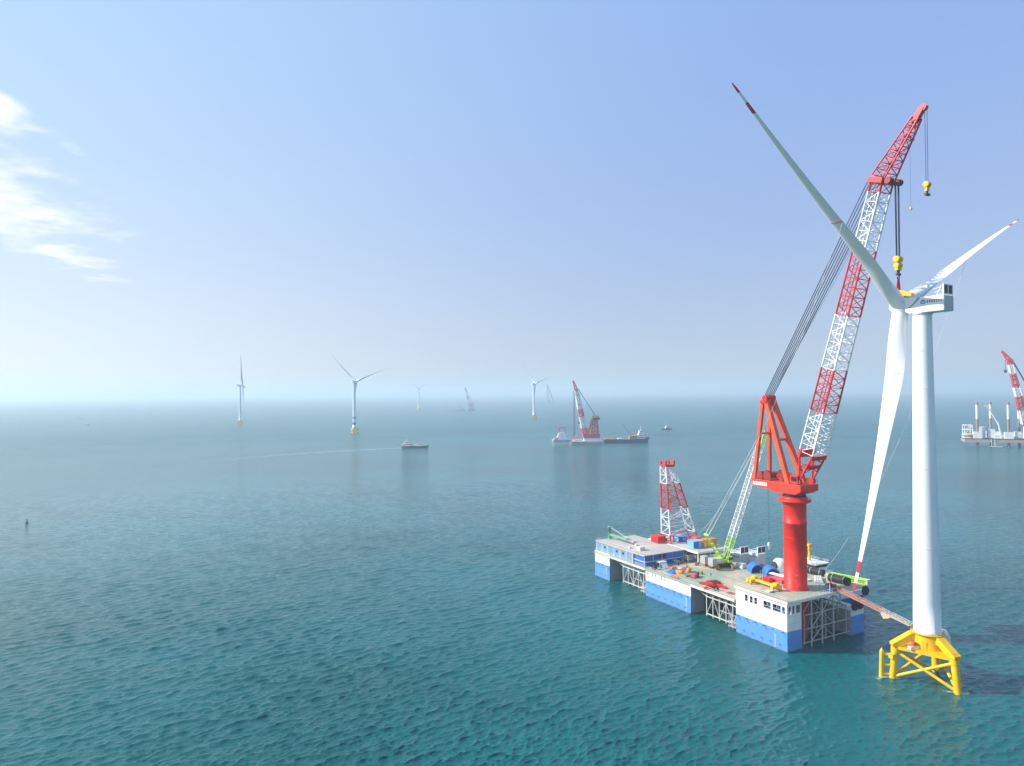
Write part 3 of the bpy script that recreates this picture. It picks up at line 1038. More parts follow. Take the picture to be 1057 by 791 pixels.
_bf = [0, 0.03, 0.08, 0.14, 0.20, 0.26, 0.34, 0.45, 0.6, 0.8, 0.95, 1.0]
_bc = [4.1, 4.1, 4.4, 4.95, 5.1, 4.9, 4.3, 3.4, 2.5, 1.5, 0.85, 0.6]
BF = np.linspace(0, 1, 121)
BC = np.convolve(np.pad(np.interp(BF, _bf, _bc), 5, mode='edge'), np.hanning(13)[1:-1] / np.hanning(13)[1:-1].sum(), mode='valid')


def blade_section(r):
    f = r / TL
    ch = float(np.interp(f, BF, BC))
    q = min(1.0, max(0.0, (f - 0.03) / 0.22))
    q = q * q * (3 - 2 * q)
    rel = 1.0 + (0.30 - 1.0) * q if f < 0.25 else 0.30 - 0.14 * ((f - 0.25) / 0.75) ** 0.7
    th = min(ch * rel, 4.1)
    circ = 1 - q
    if f > 0.965: 
        k = math.sqrt(max(0.0, 1 - ((f - 0.965) / 0.035) ** 2)) * 0.94 + 0.06
        ch *= k; th *= k
    return ch, th, circ


def blade_point(r, ang):
    ch, th, circ = blade_section(r)
    f = r / TL
    xf = 0.5 * (1 - math.cos(ang))                     # 0 leading edge .. 1 trailing edge
    nac = 5 * (0.2969 * math.sqrt(xf) - 0.126 * xf - 0.3516 * xf ** 2 + 0.2843 * xf ** 3 - 0.1036 * xf ** 4)
    sgn = 1 if math.sin(ang) >= 0 else -1
    ya = sgn * nac * th * (1.0 if sgn > 0 else 0.8)
    yc = math.sin(ang) * th / 2
    y = circ * yc + (1 - circ) * ya
    x0 = 0.5 * circ + 0.32 * (1 - circ)
    x = (x0 - xf) * ch                                # +x towards the leading edge
    tw = R(13) * (1 - min(1, f / 0.75)) ** 1.3
    c, s = math.cos(tw), math.sin(tw)
    xx, yy = x * c - y * s, x * s + y * c
    return Vector((yy + 3.6 * f * f, xx + 0.5 * f * f, r))


def blade_mesh():
    mb = MB()
    rs = [1.2, 2.0, 2.9] + [2.9 + (TL - 2.9) * k / 44 for k in range(1, 45)]
    rs = sorted(set(rs + [TL * q for q in (0.885, 0.925, 0.962, 0.985, 0.994, 0.44, 0.447)]))
    n = 28
    vs = [blade_point(r, 2 * math.pi * i / n) for r in rs for i in range(n)]
    for k in range(len(rs) - 1):
        f = (rs[k] + rs[k + 1]) / 2 / TL
        mat = 1 if (f > 0.962 or 0.885 < f < 0.925) else 0
        mb.add([], [], 0)
        for i in range(n):
            j = (i + 1) % n
            mb.f.append((k * n + i, k * n + j, (k + 1) * n + j, (k + 1) * n + i)); mb.m.append(mat); mb.s.append(True)
    mb.v = [tuple(v) for v in vs]
    mb.f.append(tuple(range(n))[::-1]); mb.m.append(0); mb.s.append(False)
    L = (len(rs) - 1) * n
    mb.f.append(tuple(L + i for i in range(n))); mb.m.append(1); mb.s.append(False)
    return mb


def blade_stroke(mb, pts, wd):
    """painted stroke on a blade: pts = (r, angle) pairs, slightly proud of the skin"""
    for (r0, a0), (r1, a1) in zip(pts[:-1], pts[1:]):
        p, q = blade_point(r0, a0), blade_point(r1, a1)
        e = 0.02
        nr = (blade_point(r0, a0 + 0.05) - blade_point(r0, a0 - 0.05)).cross(Vector((0, 0, 1))).normalized()
        if nr.dot(p - blade_point(r0, a0 + math.pi)) < 0 and nr.x * p.x < 0: nr = -nr
        d = (q - p).normalized()
        sd_ = nr.cross(d).normalized() * wd / 2
        o_ = nr * e
        mb.add([p - sd_ + o_, p + sd_ + o_, q + sd_ + o_, q - sd_ + o_, p - sd_ + o_ * .2, p + sd_ + o_ * .2, q + sd_ + o_ * .2, q - sd_ + o_ * .2], [(0, 1, 2, 3), (7, 6, 5, 4), (0, 4, 5, 1), (1, 5, 6, 2), (2, 6, 7, 3), (3, 7, 4, 0)])


def blade_matrix(phase):
    n = Vector((0, math.cos(TILT), math.sin(TILT)))
    u = Vector((1, 0, 0))
    v = u.cross(n)
    dr = (u * math.sin(phase) + v * math.cos(phase)) * math.cos(CONE) + n * math.sin(CONE)
    yv = (n - dr * n.dot(dr)).normalized()
    xv = yv.cross(dr)
    M = Matrix((xv, yv, dr)).transposed().to_4x4()
    return Matrix.Translation(Vector((0, 0, HUBZ)) + n * HUBD) @ M


def make_turbine(name, loc, yaw, phase, label, group, fine=True):
    t = thing(name, loc, label, 'wind turbine', yaw, group)
    mb = MB()
    prof = [(3.42, 13.1), (3.5, 13.12), (3.5, 13.5), (3.42, 13.52)]
    for k in range(1, 12):
        z = 13.5 + k * 7.9
        prof.append((3.42 - 1.06 * (k / 11), min(z, 100.2)))
    prof += [(2.36, 100.3), (2.6, 100.35), (2.6, 100.8)]
    mb.lathe(prof, (0, 0, 0), 48)
    for z_, r_ in ((36.5, 3.15), (58.0, 2.88), (80.0, 2.62)):
        mb.lathe([(r_ - 0.05, z_ - 0.16), (r_ + 0.02, z_ - 0.1), (r_ + 0.02, z_ + 0.1), (r_ - 0.05, z_ + 0.16)], (0, 0, 0), 48)
    mb.build('tower', TURB, t)
    # nacelle, local +Y is the front
    mb = MB()
    out = [(-7.0, 100.75), (-7.0, 104.95), (2.2, 105.0), (3.3, 104.4), (3.3, 101.3), (2.2, 100.7)]
    mb.prism([(-2.5, y, z) for y, z in out], (5.0, 0, 0))
    nac = mb.build('nacelle', TURB, t, bevel=0.22 if fine else 0)
    if fine:
        MB().bx(-2.28, 2.28, -7.06, -7.0, 100.95, 104.75).build('rear_panel', GREY, nac)  # grey panel over nearly the whole rear face
        m = MB()
        # curved grey sweep on the side (a band of constant-thickness plates)
        pts = [(-0.6, 104.85), (-0.1, 104.35), (0.4, 103.75), (0.95, 103.2), (1.6, 102.72), (2.3, 102.4), (3.1, 102.2)]
        wd = [0.75, 0.72, 0.62, 0.48, 0.34, 0.24, 0.16]
        for k in range(len(pts) - 1):
            (y0, z0), (y1, z1) = pts[k], pts[k + 1]
            m.prism([(-2.508, y0 - wd[k] / 2, z0), (-2.508, y0 + wd[k] / 2, z0), (-2.508, y1 + wd[k + 1] / 2, z1), (-2.508, y1 - wd[k + 1] / 2, z1)] if k < 3 else
                    [(-2.508, y0, z0 - wd[k] / 2), (-2.508, y0, z0 + wd[k] / 2), (-2.508, y1, z1 + wd[k + 1] / 2), (-2.508, y1, z1 - wd[k + 1] / 2)], (0.006, 0, 0))
        m.build('sweep_stripe', SWOOSH, nac)
        m = MB()
        for k in range(20):
            a0, a1 = 2 * math.pi * k / 20, 2 * math.pi * (k + 1) / 20
            if 0.55 < (k / 20) < 0.95: continue
            c0 = (-1.6, 103.45)
            m.prism([(-2.51, c0[0] + q * math.cos(a), c0[1] + q * math.sin(a)) for q, a in ((0.72, a0), (0.72, a1), (0.42, a1), (0.42, a0))], (0.008, 0, 0))
        m.bx(-2.51, -2.502, -2.2, -1.0, 103.05, 103.25); m.bx(-2.51, -2.502, -1.75, -1.45, 103.2, 103.8)
        m.build('emblem', LOGO, nac)
        m = MB()
        rg = random.Random(3)
        for k in range(7):
            y = -2.75 - k * 0.6
            for q in range(2): m.bx(-2.51, -2.502, y - 0.24, y + 0.24 - rg.random() * .1, 103.35 + q * 0.40, 103.50 + q * 0.40)
            m.bx(-2.51, -2.502, y - 0.08, y + 0.08, 103.2, 104.0)
            if rg.random() < .6: m.bx(-2.51, -2.502, y - 0.24, y - 0.12, 103.2, 103.8)
        m.build('nacelle_lettering', GREYTXT, nac)
        m = MB()
        for x in (-2.2, 0, 2.2): m.bx(x - 0.12, x + 0.12, -6.95, -6.6, 104.95, 107.8)
        for z in (105.1, 107.65): m.bx(-2.2, 2.2, -6.92, -6.62, z, z + 0.25)
        for x in (-2.2, 2.2):
            for q in range(3): m.bar((x, -6.6, 105.5 + q * 0.9), (x, -5.0 + q * 0.45, 105.0 + q * 0.85), 0.07, 4)
            m.bar((x, -5.0, 105.0), (x, -6.3, 107.6), 0.08, 4)
            m.bar((x, -6.7, 107.8), (x, -6.7, 108.4), 0.05, 4)
        cf = m.build('cooler_frame', WHITE, nac)
        m = MB()
        m.bx(-2.05, -0.15, -6.85, -6.68, 105.4, 107.6)
        m.build('cooler_panel', COOLER, cf)
        m = MB(); m.bx(0.15, 2.05, -6.85, -6.68, 105.4, 107.6)
        m.build('cooler_panel', COOLER, cf)
    n = Vector((0, math.cos(TILT), math.sin(TILT)))
    hubc = Vector((0, 0, HUBZ)) + n * HUBD
    m = MB()
    Mh = Matrix.Rotation(-(math.pi / 2 - TILT), 3, 'X')
    m.lathe([(1.9, -2.6), (2.35, -2.0), (2.55, -0.8), (2.55, 0.8), (2.2, 1.9), (1.4, 2.7), (0.4, 3.0)], hubc, 32, M=Mh)
    m.build('hub', TURB, t)
    bm0 = None
    for k in range(3):
        if bm0 is None:
            bm0 = blade_mesh().build('blade', [TURB, TIPRED], t)
            b = bm0
        else:
            b = bpy.data.objects.new('blade', bm0.data)
            COL.objects.link(b)
            b.parent = t
        b.matrix_local = blade_matrix(phase + k * 2 * math.pi / 3)
    return t


def make_jacket(t, yaw_in, fine=True):
    """three-legged yellow jacket; corners given in the turbine's own frame"""
    M = Matrix.Rotation(-yaw_in, 3, 'Z')
    legs = [M @ Vector(p) for p in JLEG]
    mb = MB()
    tops = [l * 0.90 + Vector((0, 0, 8.7)) for l in legs]
    deck = MB()
    # triangular deck with clipped corners
    pts = []
    for k in range(3):
        a, b = tops[k], tops[(k + 1) % 3]
        o_ = a.normalized(); o_.z = 0; o_.normalize()
        e = a.xy.to_3d() + o_ * 1.5
        d = (b - a).normalized()
        dp = (tops[k - 1] - a).normalized()
        pts += [e + dp * 1.3, e + d * 1.3]
    deck.prism([(p.x, p.y, 8.2) for p in pts], (0, 0, 0.8))
    f = deck.build('jacket_foundation', YELB, t)
    for l, tp in zip(legs, tops):
        m = MB()
        m.bar(l + (l - tp) * 0.6, tp, 0.95, 18, 0, 0.9)
        m.lathe([(1.15, 7.3), (1.15, 8.6)], tp * 1.0 - Vector((0, 0, tp.z)), 18)
        m.build('leg', YELB, f)
    for k in range(3):
        a, b, at, bt = legs[k], legs[(k + 1) % 3], tops[k], tops[(k + 1) % 3]
        lo, hi = Vector((0, 0, 0.3)), Vector((0, 0, -1.2))
        m = MB(); m.bar(a + lo, bt + hi, 0.42, 12); m.build('brace', YELB, f)
        m = MB(); m.bar(b + lo, at + hi, 0.42, 12); m.build('brace', YELB, f)
    m = MB()
    m.lathe([(3.9, 9.0), (3.9, 10.2), (3.65, 12.4), (3.65, 12.9), (4.1, 12.92), (4.1, 13.12)], (0, 0, 0), 40)
    tp_ = m.build('transition_piece', YELB, f)
    for l, tp in zip(legs, tops):
        d = tp.copy(); d.z = 0; d.normalize()
        sd_ = Vector((-d.y, d.x, 0))
        R0 = tp.xy.length
        m = MB()
        w0 = 1.15
        sec = [(2.6, 12.9), (4.3, 12.85), (R0 + 1.1, 9.6), (R0 + 1.1, 9.0), (R0 - 1.2, 9.0), (4.2, 10.9), (2.6, 10.9)]
        m.prism([d * r_ + Vector((0, 0, z)) - sd_ * w0 for r_, z in sec], sd_ * 2 * w0)
        m.build('strut_beam', YELB, f)
    if fine:
        m = MB()
        P2 = [(p.x, p.y) for p in pts]
        rail(m, P2 + [P2[0]], 9.0, 1.1, 1.7, 0.05)
        m.build('hand_rail', YELB, f)
        m = MB(); rail(m, [(4.0 * math.cos(a), 4.0 * math.sin(a)) for a in np.linspace(0, 2 * math.pi, 17)], 13.12, 1.0, 2, 0.035)
        m.build('hand_rail', YEL, tp_)
        l, tp = legs[0], tops[0]
        o_ = M @ Vector((-0.97, 0.25, 0))
        m = MB()
        m.bar(l + o_ * 2.9 + Vector((0, 0, -2)), l * 0.96 + o_ * 2.9 + Vector((0, 0, 7.2)), 0.55, 12)
        m.bar(l * 0.96 + o_ * 2.9 + Vector((0, 0, 7.2)), l * 0.96 + o_ * 2.9 + Vector((0, 0, 8.0)), 0.5, 12, 0, 0.1)
        for z in (0.9, 3.4, 6.3):
            m.bar(l * 0.98 + Vector((0, 0, z)), l * 0.98 + o_ * 2.9 + Vector((0, 0, z)), 0.42, 10)
        m.bx(*(sorted(((l * .94 + o_ * 2.4).x, (l * .94).x))), (l * .94).y - 0.6, (l * .94).y + 0.6, 5.7, 6.8)
        m.build('boat_landing', YELB, f)
        m = MB()
        l = legs[1]; tp = tops[1]
        c = legs[1].lerp(legs[2], 0.28)
        for z in (3.2, 6.6):
            pass
        q0 = legs[1] * 0.97 + Vector((0, 0, 0.2)); q1 = legs[1].lerp(legs[2], 0.33) + Vector((0, 0, 7.4))
        m.bar(q0, q1, 0.3, 10)
        for f_ in (0.35, 0.65):
            m.bar(legs[1].lerp(tp, f_ * 0.9), q0.lerp(q1, f_), 0.22, 8)
        m.build('cable_guard', YELB, f)
        m = MB(); m.bx(-0.55, 0.55, -0.05, 0.05, 0, 2.2)
        a = math.atan2((legs[0] + legs[1]).y, (legs[0] + legs[1]).x)
        o = m.build('access_door', YEL, tp_)
        o.location = (3.93 * math.cos(a), 3.93 * math.sin(a), 9.1); o.rotation_euler = (0, 0, a + math.pi / 2)
    return f


LEGS_WORLD = [(104.6, 190.1, 0), (116.1, 179.9, 0), (119.3, 194.4, 0)]
TB = Vector((113.6, 188.6, 0))
LEGW = [Vector(p) for p in LEGS_WORLD]
JLEG = [p - TB for p in LEGW]
YAW = R(30.9)
turb = make_turbine('wind_turbine', TB, YAW, R(-56.82), 'huge white wind turbine on yellow jacket being finished beside the crane barge', None)
make_jacket(turb, YAW)
# sling marks and lettering on the blades
blades = [c for c in turb.children if c.name.startswith('blade')]
for k, b in enumerate(blades):
    if k == 2: continue
    m = MB()
    n = 24
    for r0, r1 in ((TL * 0.430, TL * 0.434),):
        for i in range(n):
            a0, a1 = 2 * math.pi * i / n, 2 * math.pi * (i + 1) / n
            m.add([blade_point(r0, a0) * 1.0, blade_point(r0, a1), blade_point(r1, a1), blade_point(r1, a0)], [(0, 1, 2, 3)], 0, True)
    o = m.build('sling_mark', PINK, b)
    so = o.modifiers.new('skin', 'SOLIDIFY'); so.thickness = 0.06; so.offset = 0
    if k != 1: continue
    m = MB()
    for i in range(5):
        a = -math.pi * (0.42 + 0.03 * (i % 2))
        r0 = 17.0 + i * 1.9
        blade_stroke(m, [(r0, a - 0.25), (r0 + 0.8, a + 0.02), (r0 + 1.5, a + 0.30)], 0.30)
        blade_stroke(m, [(r0 + 0.5, a + 0.35), (r0 + 1.7, a + 0.05)], 0.26)
    for da, rr0, rr1 in ((0.42, 14.5, 26.5), (0.62, 16.0, 25.0), (-0.4, 23, 27)):
        blade_stroke(m, [(rr0 + (rr1 - rr0) * q / 6, -math.pi * 0.44 + da + 0.02 * math.sin(q)) for q in range(7)], 0.16)
    m.build('blade_lettering', LOGO, b)
# things standing on the jacket deck
eq = thing('equipment_cabinet', TB + Vector((5.2, 1.7, 9.0)), 'white rounded equipment cabinet standing on the yellow jacket deck', 'cabinet', R(-25))
MB().prism([(-1.7, -2.2, 0), (-1.7, -2.2, 2.6), (-1.1, -2.2, 3.6), (1.1, -2.2, 3.6), (1.7, -2.2, 2.6), (1.7, -2.2, 0)], (0, 4.4, 0)).build('casing', WHITE, eq, bevel=0.2)
MB().lathe([(0.35, -0.02), (0.35, 0.04)], (0.2, -2.23, 1.5), 16, axis='Y').build('vent', DARK, eq)
tk = thing('tool_crate', TB + Vector((-4.6, -1.6, 9.0)), 'small red and white crate lying on the yellow jacket deck', 'crate', R(10))
MB().bx(-1.5, 0.8, -0.6, 0.6, 0, 0.8).build('crate_body', WHITE, tk)
MB().bx(-0.6, 0.5, -0.5, 0.5, 0.82, 1.9).bar((-1.2, 0, 0.8), (-0.5, 0, 1.6), 0.15).build('red_bundle', PINK, tk)

# lifting yoke still on the hub
hubw = TB + Matrix.Rotation(YAW, 3, 'Z') @ (Vector((0, math.cos(TILT), math.sin(TILT))) * HUBD + Vector((0, 0, HUBZ)))
hkw = Bw(14.3, 8.5 + hx.y, hz - 5.4 + Z0)
yk = thing('lifting_yoke', hubw + Vector((0, 0, 2.55)), 'bright yellow lifting yoke on top of the turbine hub, hung by a red sling', 'lifting gear', YAW)
m = MB()
pp = [(0.9, 2.1, 0.3), (0.9, 1.2, 2.0), (0.9, 0.2, 2.1), (0.9, -1.6, 1.5), (0.9, -3.4, 0.7), (0.9, -3.4, -0.2), (0.9, -1.2, 0.1), (0.9, 0.6, 0.3)]
m.prism([(-0.9, y, z) for _, y, z in pp], (1.8, 0, 0))
m.build('beam', YEL, yk, bevel=0.1)
iv = yk.matrix_basis if False else (Matrix.Translation(hubw + Vector((0, 0, 2.55))) @ Matrix.Rotation(YAW, 4, 'Z'))
hl = iv.inverted() @ hkw
m = MB()
for sx_k in (-0.7, 0.7):
    m.bar(hl, (sx_k, 0.7, 1.9), 0.3, 6)
m.build('red_sling', P('sling_red', (0.62, 0.02, 0.06), 0.7, 0.0), yk)

# gangway between the barge corner and the jacket
g0 = Bw(23.4, 0.6, ZB + 0.15)
g1 = TB + Vector((-3.9, 1.2, 14.25))
gl = g1 - g0
gw = thing('gangway', g0, 'long rusty red gangway sloping from the barge corner down to the yellow jacket', 'gangway')
gs = Vector((-gl.y, gl.x, 0)).normalized()
for f0, f1, mt, nm in ((0.0, 0.66, RUST, 'rusty_section'), (0.64, 1.0, P('gangway_grey', (0.42, 0.38, 0.33), 0.7, 0.4), 'pale_section')):
    m = MB()
    a, b = gl * f0, gl * f1
    hw = 0.68 if f0 == 0 else 0.55
    up_ = Vector((0, 0, 1))
    m.prism([a - gs * hw, a + gs * hw, a + gs * hw + up_ * 0.25, a - gs * hw + up_ * 0.25], b - a)
    for sgn in (-1, 1):
        for h in (0.55, 1.05):
            m.bar(a + gs * hw * sgn + up_ * h, b + gs * hw * sgn + up_ * h, 0.08, 5)
        nn = 16 if f0 == 0 else 9
        for k in range(nn + 1):
            p = a.lerp(b, k / nn) + gs * hw * sgn
            m.bar(p, p + up_ * 1.05, 0.06, 4)
            if k < nn: m.bar(p + up_ * (0.2 if k % 2 else 1.0), a.lerp(b, (k + 1) / nn) + gs * hw * sgn + up_ * (1.0 if k % 2 else 0.2), 0.05, 4)
    m.build(nm, mt, gw)
m = MB()
p = gl * 0.70
m.prism([p - gs * 0.9 + Vector((0, 0, -1.3)), p - gs * 0.9 + gl.normalized() * 2.2 + Vector((0, 0, -0.4)), p - gs * 0.9 + gl.normalized() * 2.6, p - gs * 0.9 - gl.normalized() * 1.2], gs * 1.8)
m.build('slide_saddle', P('tan_paint', (0.55, 0.36, 0.20), 0.6), gw)
m = MB()
m.bx(-1.6, 1.6, -1.1, 1.1, -0.15, 0.35)
for q in (-1, 1): m.lathe([(0.45, -0.15), (0.45, 0.15)], (0.2, q * 1.2, 0.5), 12, axis='Y')
m.build('hinge_base', DARK, gw)

# distant turbines, same make
D2 = [  # px of base and hub measured on the photograph turned into metres once: x, y, yaw, phase
    ((-705, 1770), R(-73), R(23), 'pale far turbine seen nearly edge on, leftmost of the distant row'),
    ((-311, 1345), R(-25), R(-50), 'nearest of the distant turbines, two blades spread wide and blue bands on its tower'),
    ((-431, 3150), R(-10), R(-60), 'faintest and smallest far turbine, almost lost in the haze'),
    ((63, 1990), R(-54), R(-46), 'hazy far turbine standing just left of the pink crane vessel'),
]
far_master = make_turbine('wind_turbine', (0, 0, 0), 0, 0, 'x', 'distant wind turbines', fine=False)
fj = make_jacket(far_master, 0, fine=False)
for i, (xy, yaw, ph, lab) in enumerate(D2):
    o = far_master if i == 0 else copy_tree(far_master)
    o.location = (*xy, 0)
    o.rotation_euler = (0, 0, yaw)
    o['label'] = lab
    bl = [c for c in o.children if c.name.startswith('blade')]
    for k, b in enumerate(bl):
        b.matrix_local = blade_matrix(ph + k * 2 * math.pi / 3)
    if i == 1:
        m = MB(); m.lathe([(3.36, 29.5), (3.30, 34.5)], (0, 0, 0), 40)
        m.build('blue_band', P('band_blue', (0.08, 0.32, 0.62), 0.5, 0), o)
        m = MB(); m.lathe([(3.48, 18.5), (3.44, 22.5)], (0, 0, 0), 40)
        m.build('dark_band', P('band_dark', (0.06, 0.07, 0.12), 0.5, 0), o)

# ------------------------------------------------------------------ things standing on the barge
def crate(name, t, s, z, size, mat, label, cat, rot=0.0, ribs=True, door=None, group=None):
    """ribbed steel box with frame posts; size = (across t, along s, height)"""
    th = thing(name, Bw(t, s, z), label, cat, BRZ + R(rot), group)
    w_, l_, h_ = size
    m = MB()
    m.bx(-w_ / 2, w_ / 2, -l_ / 2, l_ / 2, 0.12, h_ - 0.08)
    if ribs:
        n = max(3, int(l_ / 0.55))
        for k in range(n):
            y = -l_ / 2 + (k + 0.5) * l_ / n
            for sx in (-1, 1): m.box((sx * (w_ / 2 + 0.02), y, h_ / 2), (0.05, l_ / n * 0.45, h_ - 0.5))
        n = max(3, int(w_ / 0.55))
        for k in range(n):
            x = -w_ / 2 + (k + 0.5) * w_ / n
            for sy in (-1, 1): m.box((x, sy * (l_ / 2 + 0.02), h_ / 2), (w_ / n * 0.45, 0.05, h_ - 0.5))
    for sx in (-1, 1):
        for sy in (-1, 1):
            m.box((sx * w_ / 2, sy * l_ / 2, h_ / 2), (0.22, 0.22, h_))
    m.build('body', mat, th)
    m = MB()
    m.bx(-w_ / 2 + 0.35, -0.05, -l_ / 2 - 0.09, -l_ / 2 - 0.055, 0.3, h_ - 0.35)
    m.build('door', door or mat, th)
    return th


LBLUE = P('light_blue', (0.20, 0.47, 0.80), 0.45, 0.2, (0.3, 0.3, 0.32))

# raised steel platform with stores on and under it
mz = thing('mezzanine_platform', Bw(0, 0, 0), 'raised pale steel platform on posts holding the red and white lattice tower', 'platform', BRZ)
MB().bx(22.2, 39.5, 61.5, 92, 15.0, 15.4).build('platform_deck', ROOFM, mz)
for t in (22.8, 31, 38.6):
    for s in (62.2, 69, 76.5, 84, 91.4):
        MB().bx(t - 0.22, t + 0.22, s - 0.22, s + 0.22, ZD if t < 37 else 9.0, 15.0).build('post', PALE, mz)
for q in ((22.0, 22.2, 61.4, 92, 14.6, 15.45), (22.2, 39.5, 61.3, 61.5, 14.6, 15.45)):
    MB().bx(*q).build('edge_beam', WHITE, mz)
m = MB(); rail(m, [(22.3, 91.5), (22.3, 61.6), (39.3, 61.6)], 15.4, 1.0, 2.1, 0.04); m.build('hand_rail', PALE, mz)

ZM = 15.4
crate('shipping_container', 27.2, 68.3, ZM, (5.6, 3.4, 3.0), LBLUE, 'light blue container on the raised platform in front of the orange one', 'container', door=BLUE)
crate('shipping_container', 32.8, 67.6, ZM, (7.4, 3.0, 3.2), ORANGE, 'orange container on the raised platform behind the light blue one', 'container', door=YEL)
crate('store_box', 31.5, 72.4, ZM, (2.6, 2.6, 3.2), PINK, 'red store box at the left end of the orange container', 'box')
crate('store_box', 29.8, 80.5, ZM, (5.0, 3.2, 2.4), LBLUE, 'small light blue store box between the feet of the lattice tower', 'box', door=BLUE)
crate('shipping_container', 31.6, 67.0, ZD, (6.6, 3.2, 3.1), BLUE, 'dark blue container standing under the raised platform', 'container')
crate('shipping_container', 29.6, 72.5, ZD, (3.0, 4.6, 3.3), LBLUE, 'light blue container tucked under the raised platform', 'container', door=BLUE)
crate('shipping_container', 26.3, 78.5, ZD, (3.4, 6.4, 2.9), WHITE, 'white container with an orange top under the raised platform', 'container', door=ORANGE)
crate('store_box', 26.3, 78.5, ZD + 2.95, (3.0, 5.2, 1.1), ORANGE, 'low orange store box lying on the white container', 'box', ribs=False)
crate('pump_unit', 25.0, 72.6, ZD, (2.6, 2.4, 2.9), ORANGE, 'upright orange pump unit in the shade of the raised platform', 'machine', door=YEL)
rt = thing('oil_tank', Bw(26.6, 70.4, ZD), 'round red oil tank on the deck before the blue containers', 'tank', BRZ)
MB().lathe([(1.25, 0), (1.3, 0.1), (1.3, 1.7), (1.1, 1.95), (0.3, 2.1)], (0, 0, 0), 24).build('tank_shell', RED, rt)
MB().lathe([(0.3, 2.1), (0.3, 2.4)], (0, 0, 0), 12).build('cap', DARK, rt)


def cage(t, s, size, label, fill=DARK):
    th = thing('steel_cage', Bw(t, s, ZD), label, 'cage', BRZ, 'wire cages on the deck')
    w_, l_, h_ = size
    m = MB()
    for sx in (-1, 1):
        for sy in (-1, 1): m.box((sx * w_ / 2, sy * l_ / 2, h_ / 2), (0.14, 0.14, h_))
    for z in (0.1, h_ * 0.5, h_):
        for sx in (-1, 1): m.box((sx * w_ / 2, 0, z), (0.1, l_, 0.1))
        for sy in (-1, 1): m.box((0, sy * l_ / 2, z), (w_, 0.1, 0.1))
    n = int(l_ / 0.5)
    for k in range(n):
        for sx in (-1, 1): m.box((sx * w_ / 2, -l_ / 2 + (k + .5) * l_ / n, h_ / 2), (0.05, 0.06, h_))
    n = int(w_ / 0.5)
    for k in range(n):
        for sy in (-1, 1): m.box((-w_ / 2 + (k + .5) * w_ / n, sy * l_ / 2, h_ / 2), (0.06, 0.05, h_))
    m.build('cage_frame', TRUSSGREY, th)
    m = MB()
    rg = random.Random(int(t * 10 + s))
    for k in range(9):
        m.box((rg.uniform(-.3, .3) * w_, rg.uniform(-.3, .3) * l_, 0.2 + h_ * 0.75 * rg.random()), (w_ * .35, l_ * .3, h_ * 0.4), rg.random() * 3)
    m.build('scrap_load', fill, th)


cage(22.0, 66.4, (4.2, 3.0, 2.8), 'grey wire cage nearest the deck centre of the row')
cage(21.0, 70.4, (3.4, 3.2, 3.2), 'grey wire cage in the middle of the row before the raised platform')
cage(18.6, 74.6, (3.4, 3.6, 3.4), 'grey wire cage standing closest to the cabin block')
for t, s, lab in ((30.2, 61.3, 'grey generator set just left of the lime crawler crane'), (33.6, 61.0, 'second grey generator set half hidden behind the first beside the crawler crane')):
    g = thing('generator_set', Bw(t, s, ZD), lab, 'generator', BRZ, 'generators beside the crawler crane')
    MB().bx(-1.4, 1.4, -2.0, 2.0, 0.35, 3.1).build('housing', PALE, g, bevel=0.1)
    MB().bx(-1.5, 1.5, -2.1, 2.1, 0, 0.35).build('skid', DARK, g)
    MB().bx(-1.0, 1.0, -2.04, -2.0, 0.8, 2.6).build('louvre', GREY, g)
    MB().bar((0.6, 1.2, 3.1), (0.6, 1.2, 4.0), 0.14, 8).build('exhaust', DARK, g)

# lattice tower (boom rest)
lt = thing('lattice_tower', Bw(30.4, 81.3, ZM), 'tapering red and white lattice tower with a red forked head on the raised platform', 'tower', BRZ)
m = MB()
def lt_mat(f): return 0 if (f < 0.07 or 0.44 < f < 0.76 or f > 0.985) else 1
lattice(m, (0, 0, 0), (-4.4, 2.4, 32.0), (1, 0, 0), 15.2, 5.6, 4.6, 3.6, 9, 0.36, 0.17, lt_mat, up=(0, 1, 0))
m.build('lattice_frame', [REDB, BOOMW], lt)
m = MB()
m.bx(-6.9, -1.9, 0.5, 4.3, 31.9, 32.8)
for x in (-6.6, -2.2):
    for y in (0.8, 4.0): m.bx(x - 0.4, x + 0.4, y - 0.35, y + 0.35, 32.8, 34.6)
    m.bx(x - 0.3, x + 0.3, 1.15, 3.65, 34.0, 34.5)
m.build('forked_head', REDB, lt, bevel=0.15)
m = MB()
for q in (-0.35, 0.35): m.bar((-5.6 + q, -2.6, 0), (-5.6 + q, 0.6, 31.5), 0.09, 4)
for k in range(40): m.bar((-5.95, -2.6 + 3.2 * k / 40, 31.5 * k / 40), (-5.25, -2.6 + 3.2 * k / 40, 31.5 * k / 40), 0.06, 4)
m.build('ladder', PINK, lt)
for x, y in ((-7.6, -2.8), (7.6, -2.8), (7.6, 2.8), (-7.6, 2.8)):
    MB().bx(x - 0.7, x + 0.7, y - 0.7, y + 0.7, 0, 0.5).build('foot_plate', REDB, lt)
wh = thing('winch_house', Bw(20.8, 84.0, 13.6), 'bright red winch house on a frame at the foot of the lattice tower', 'winch', BRZ)
MB().bx(-2.2, 2.2, -2.3, 2.3, 1.0, 4.6).build('housing', RED, wh, bevel=0.12)
MB().lathe([(1.2, -1.2), (1.2, -1.0), (0.8, -1.0), (0.8, 1.0), (1.2, 1.0), (1.2, 1.2)], (2.7, 0, 2.2), 18, axis='X').build('drum', DKRED, wh)
for x in (-1.9, 1.9):
    for y in (-2, 2): MB().bx(x - 0.2, x + 0.2, y - 0.2, y + 0.2, ZD - 13.6, 1.0).build('post', GREY, wh)
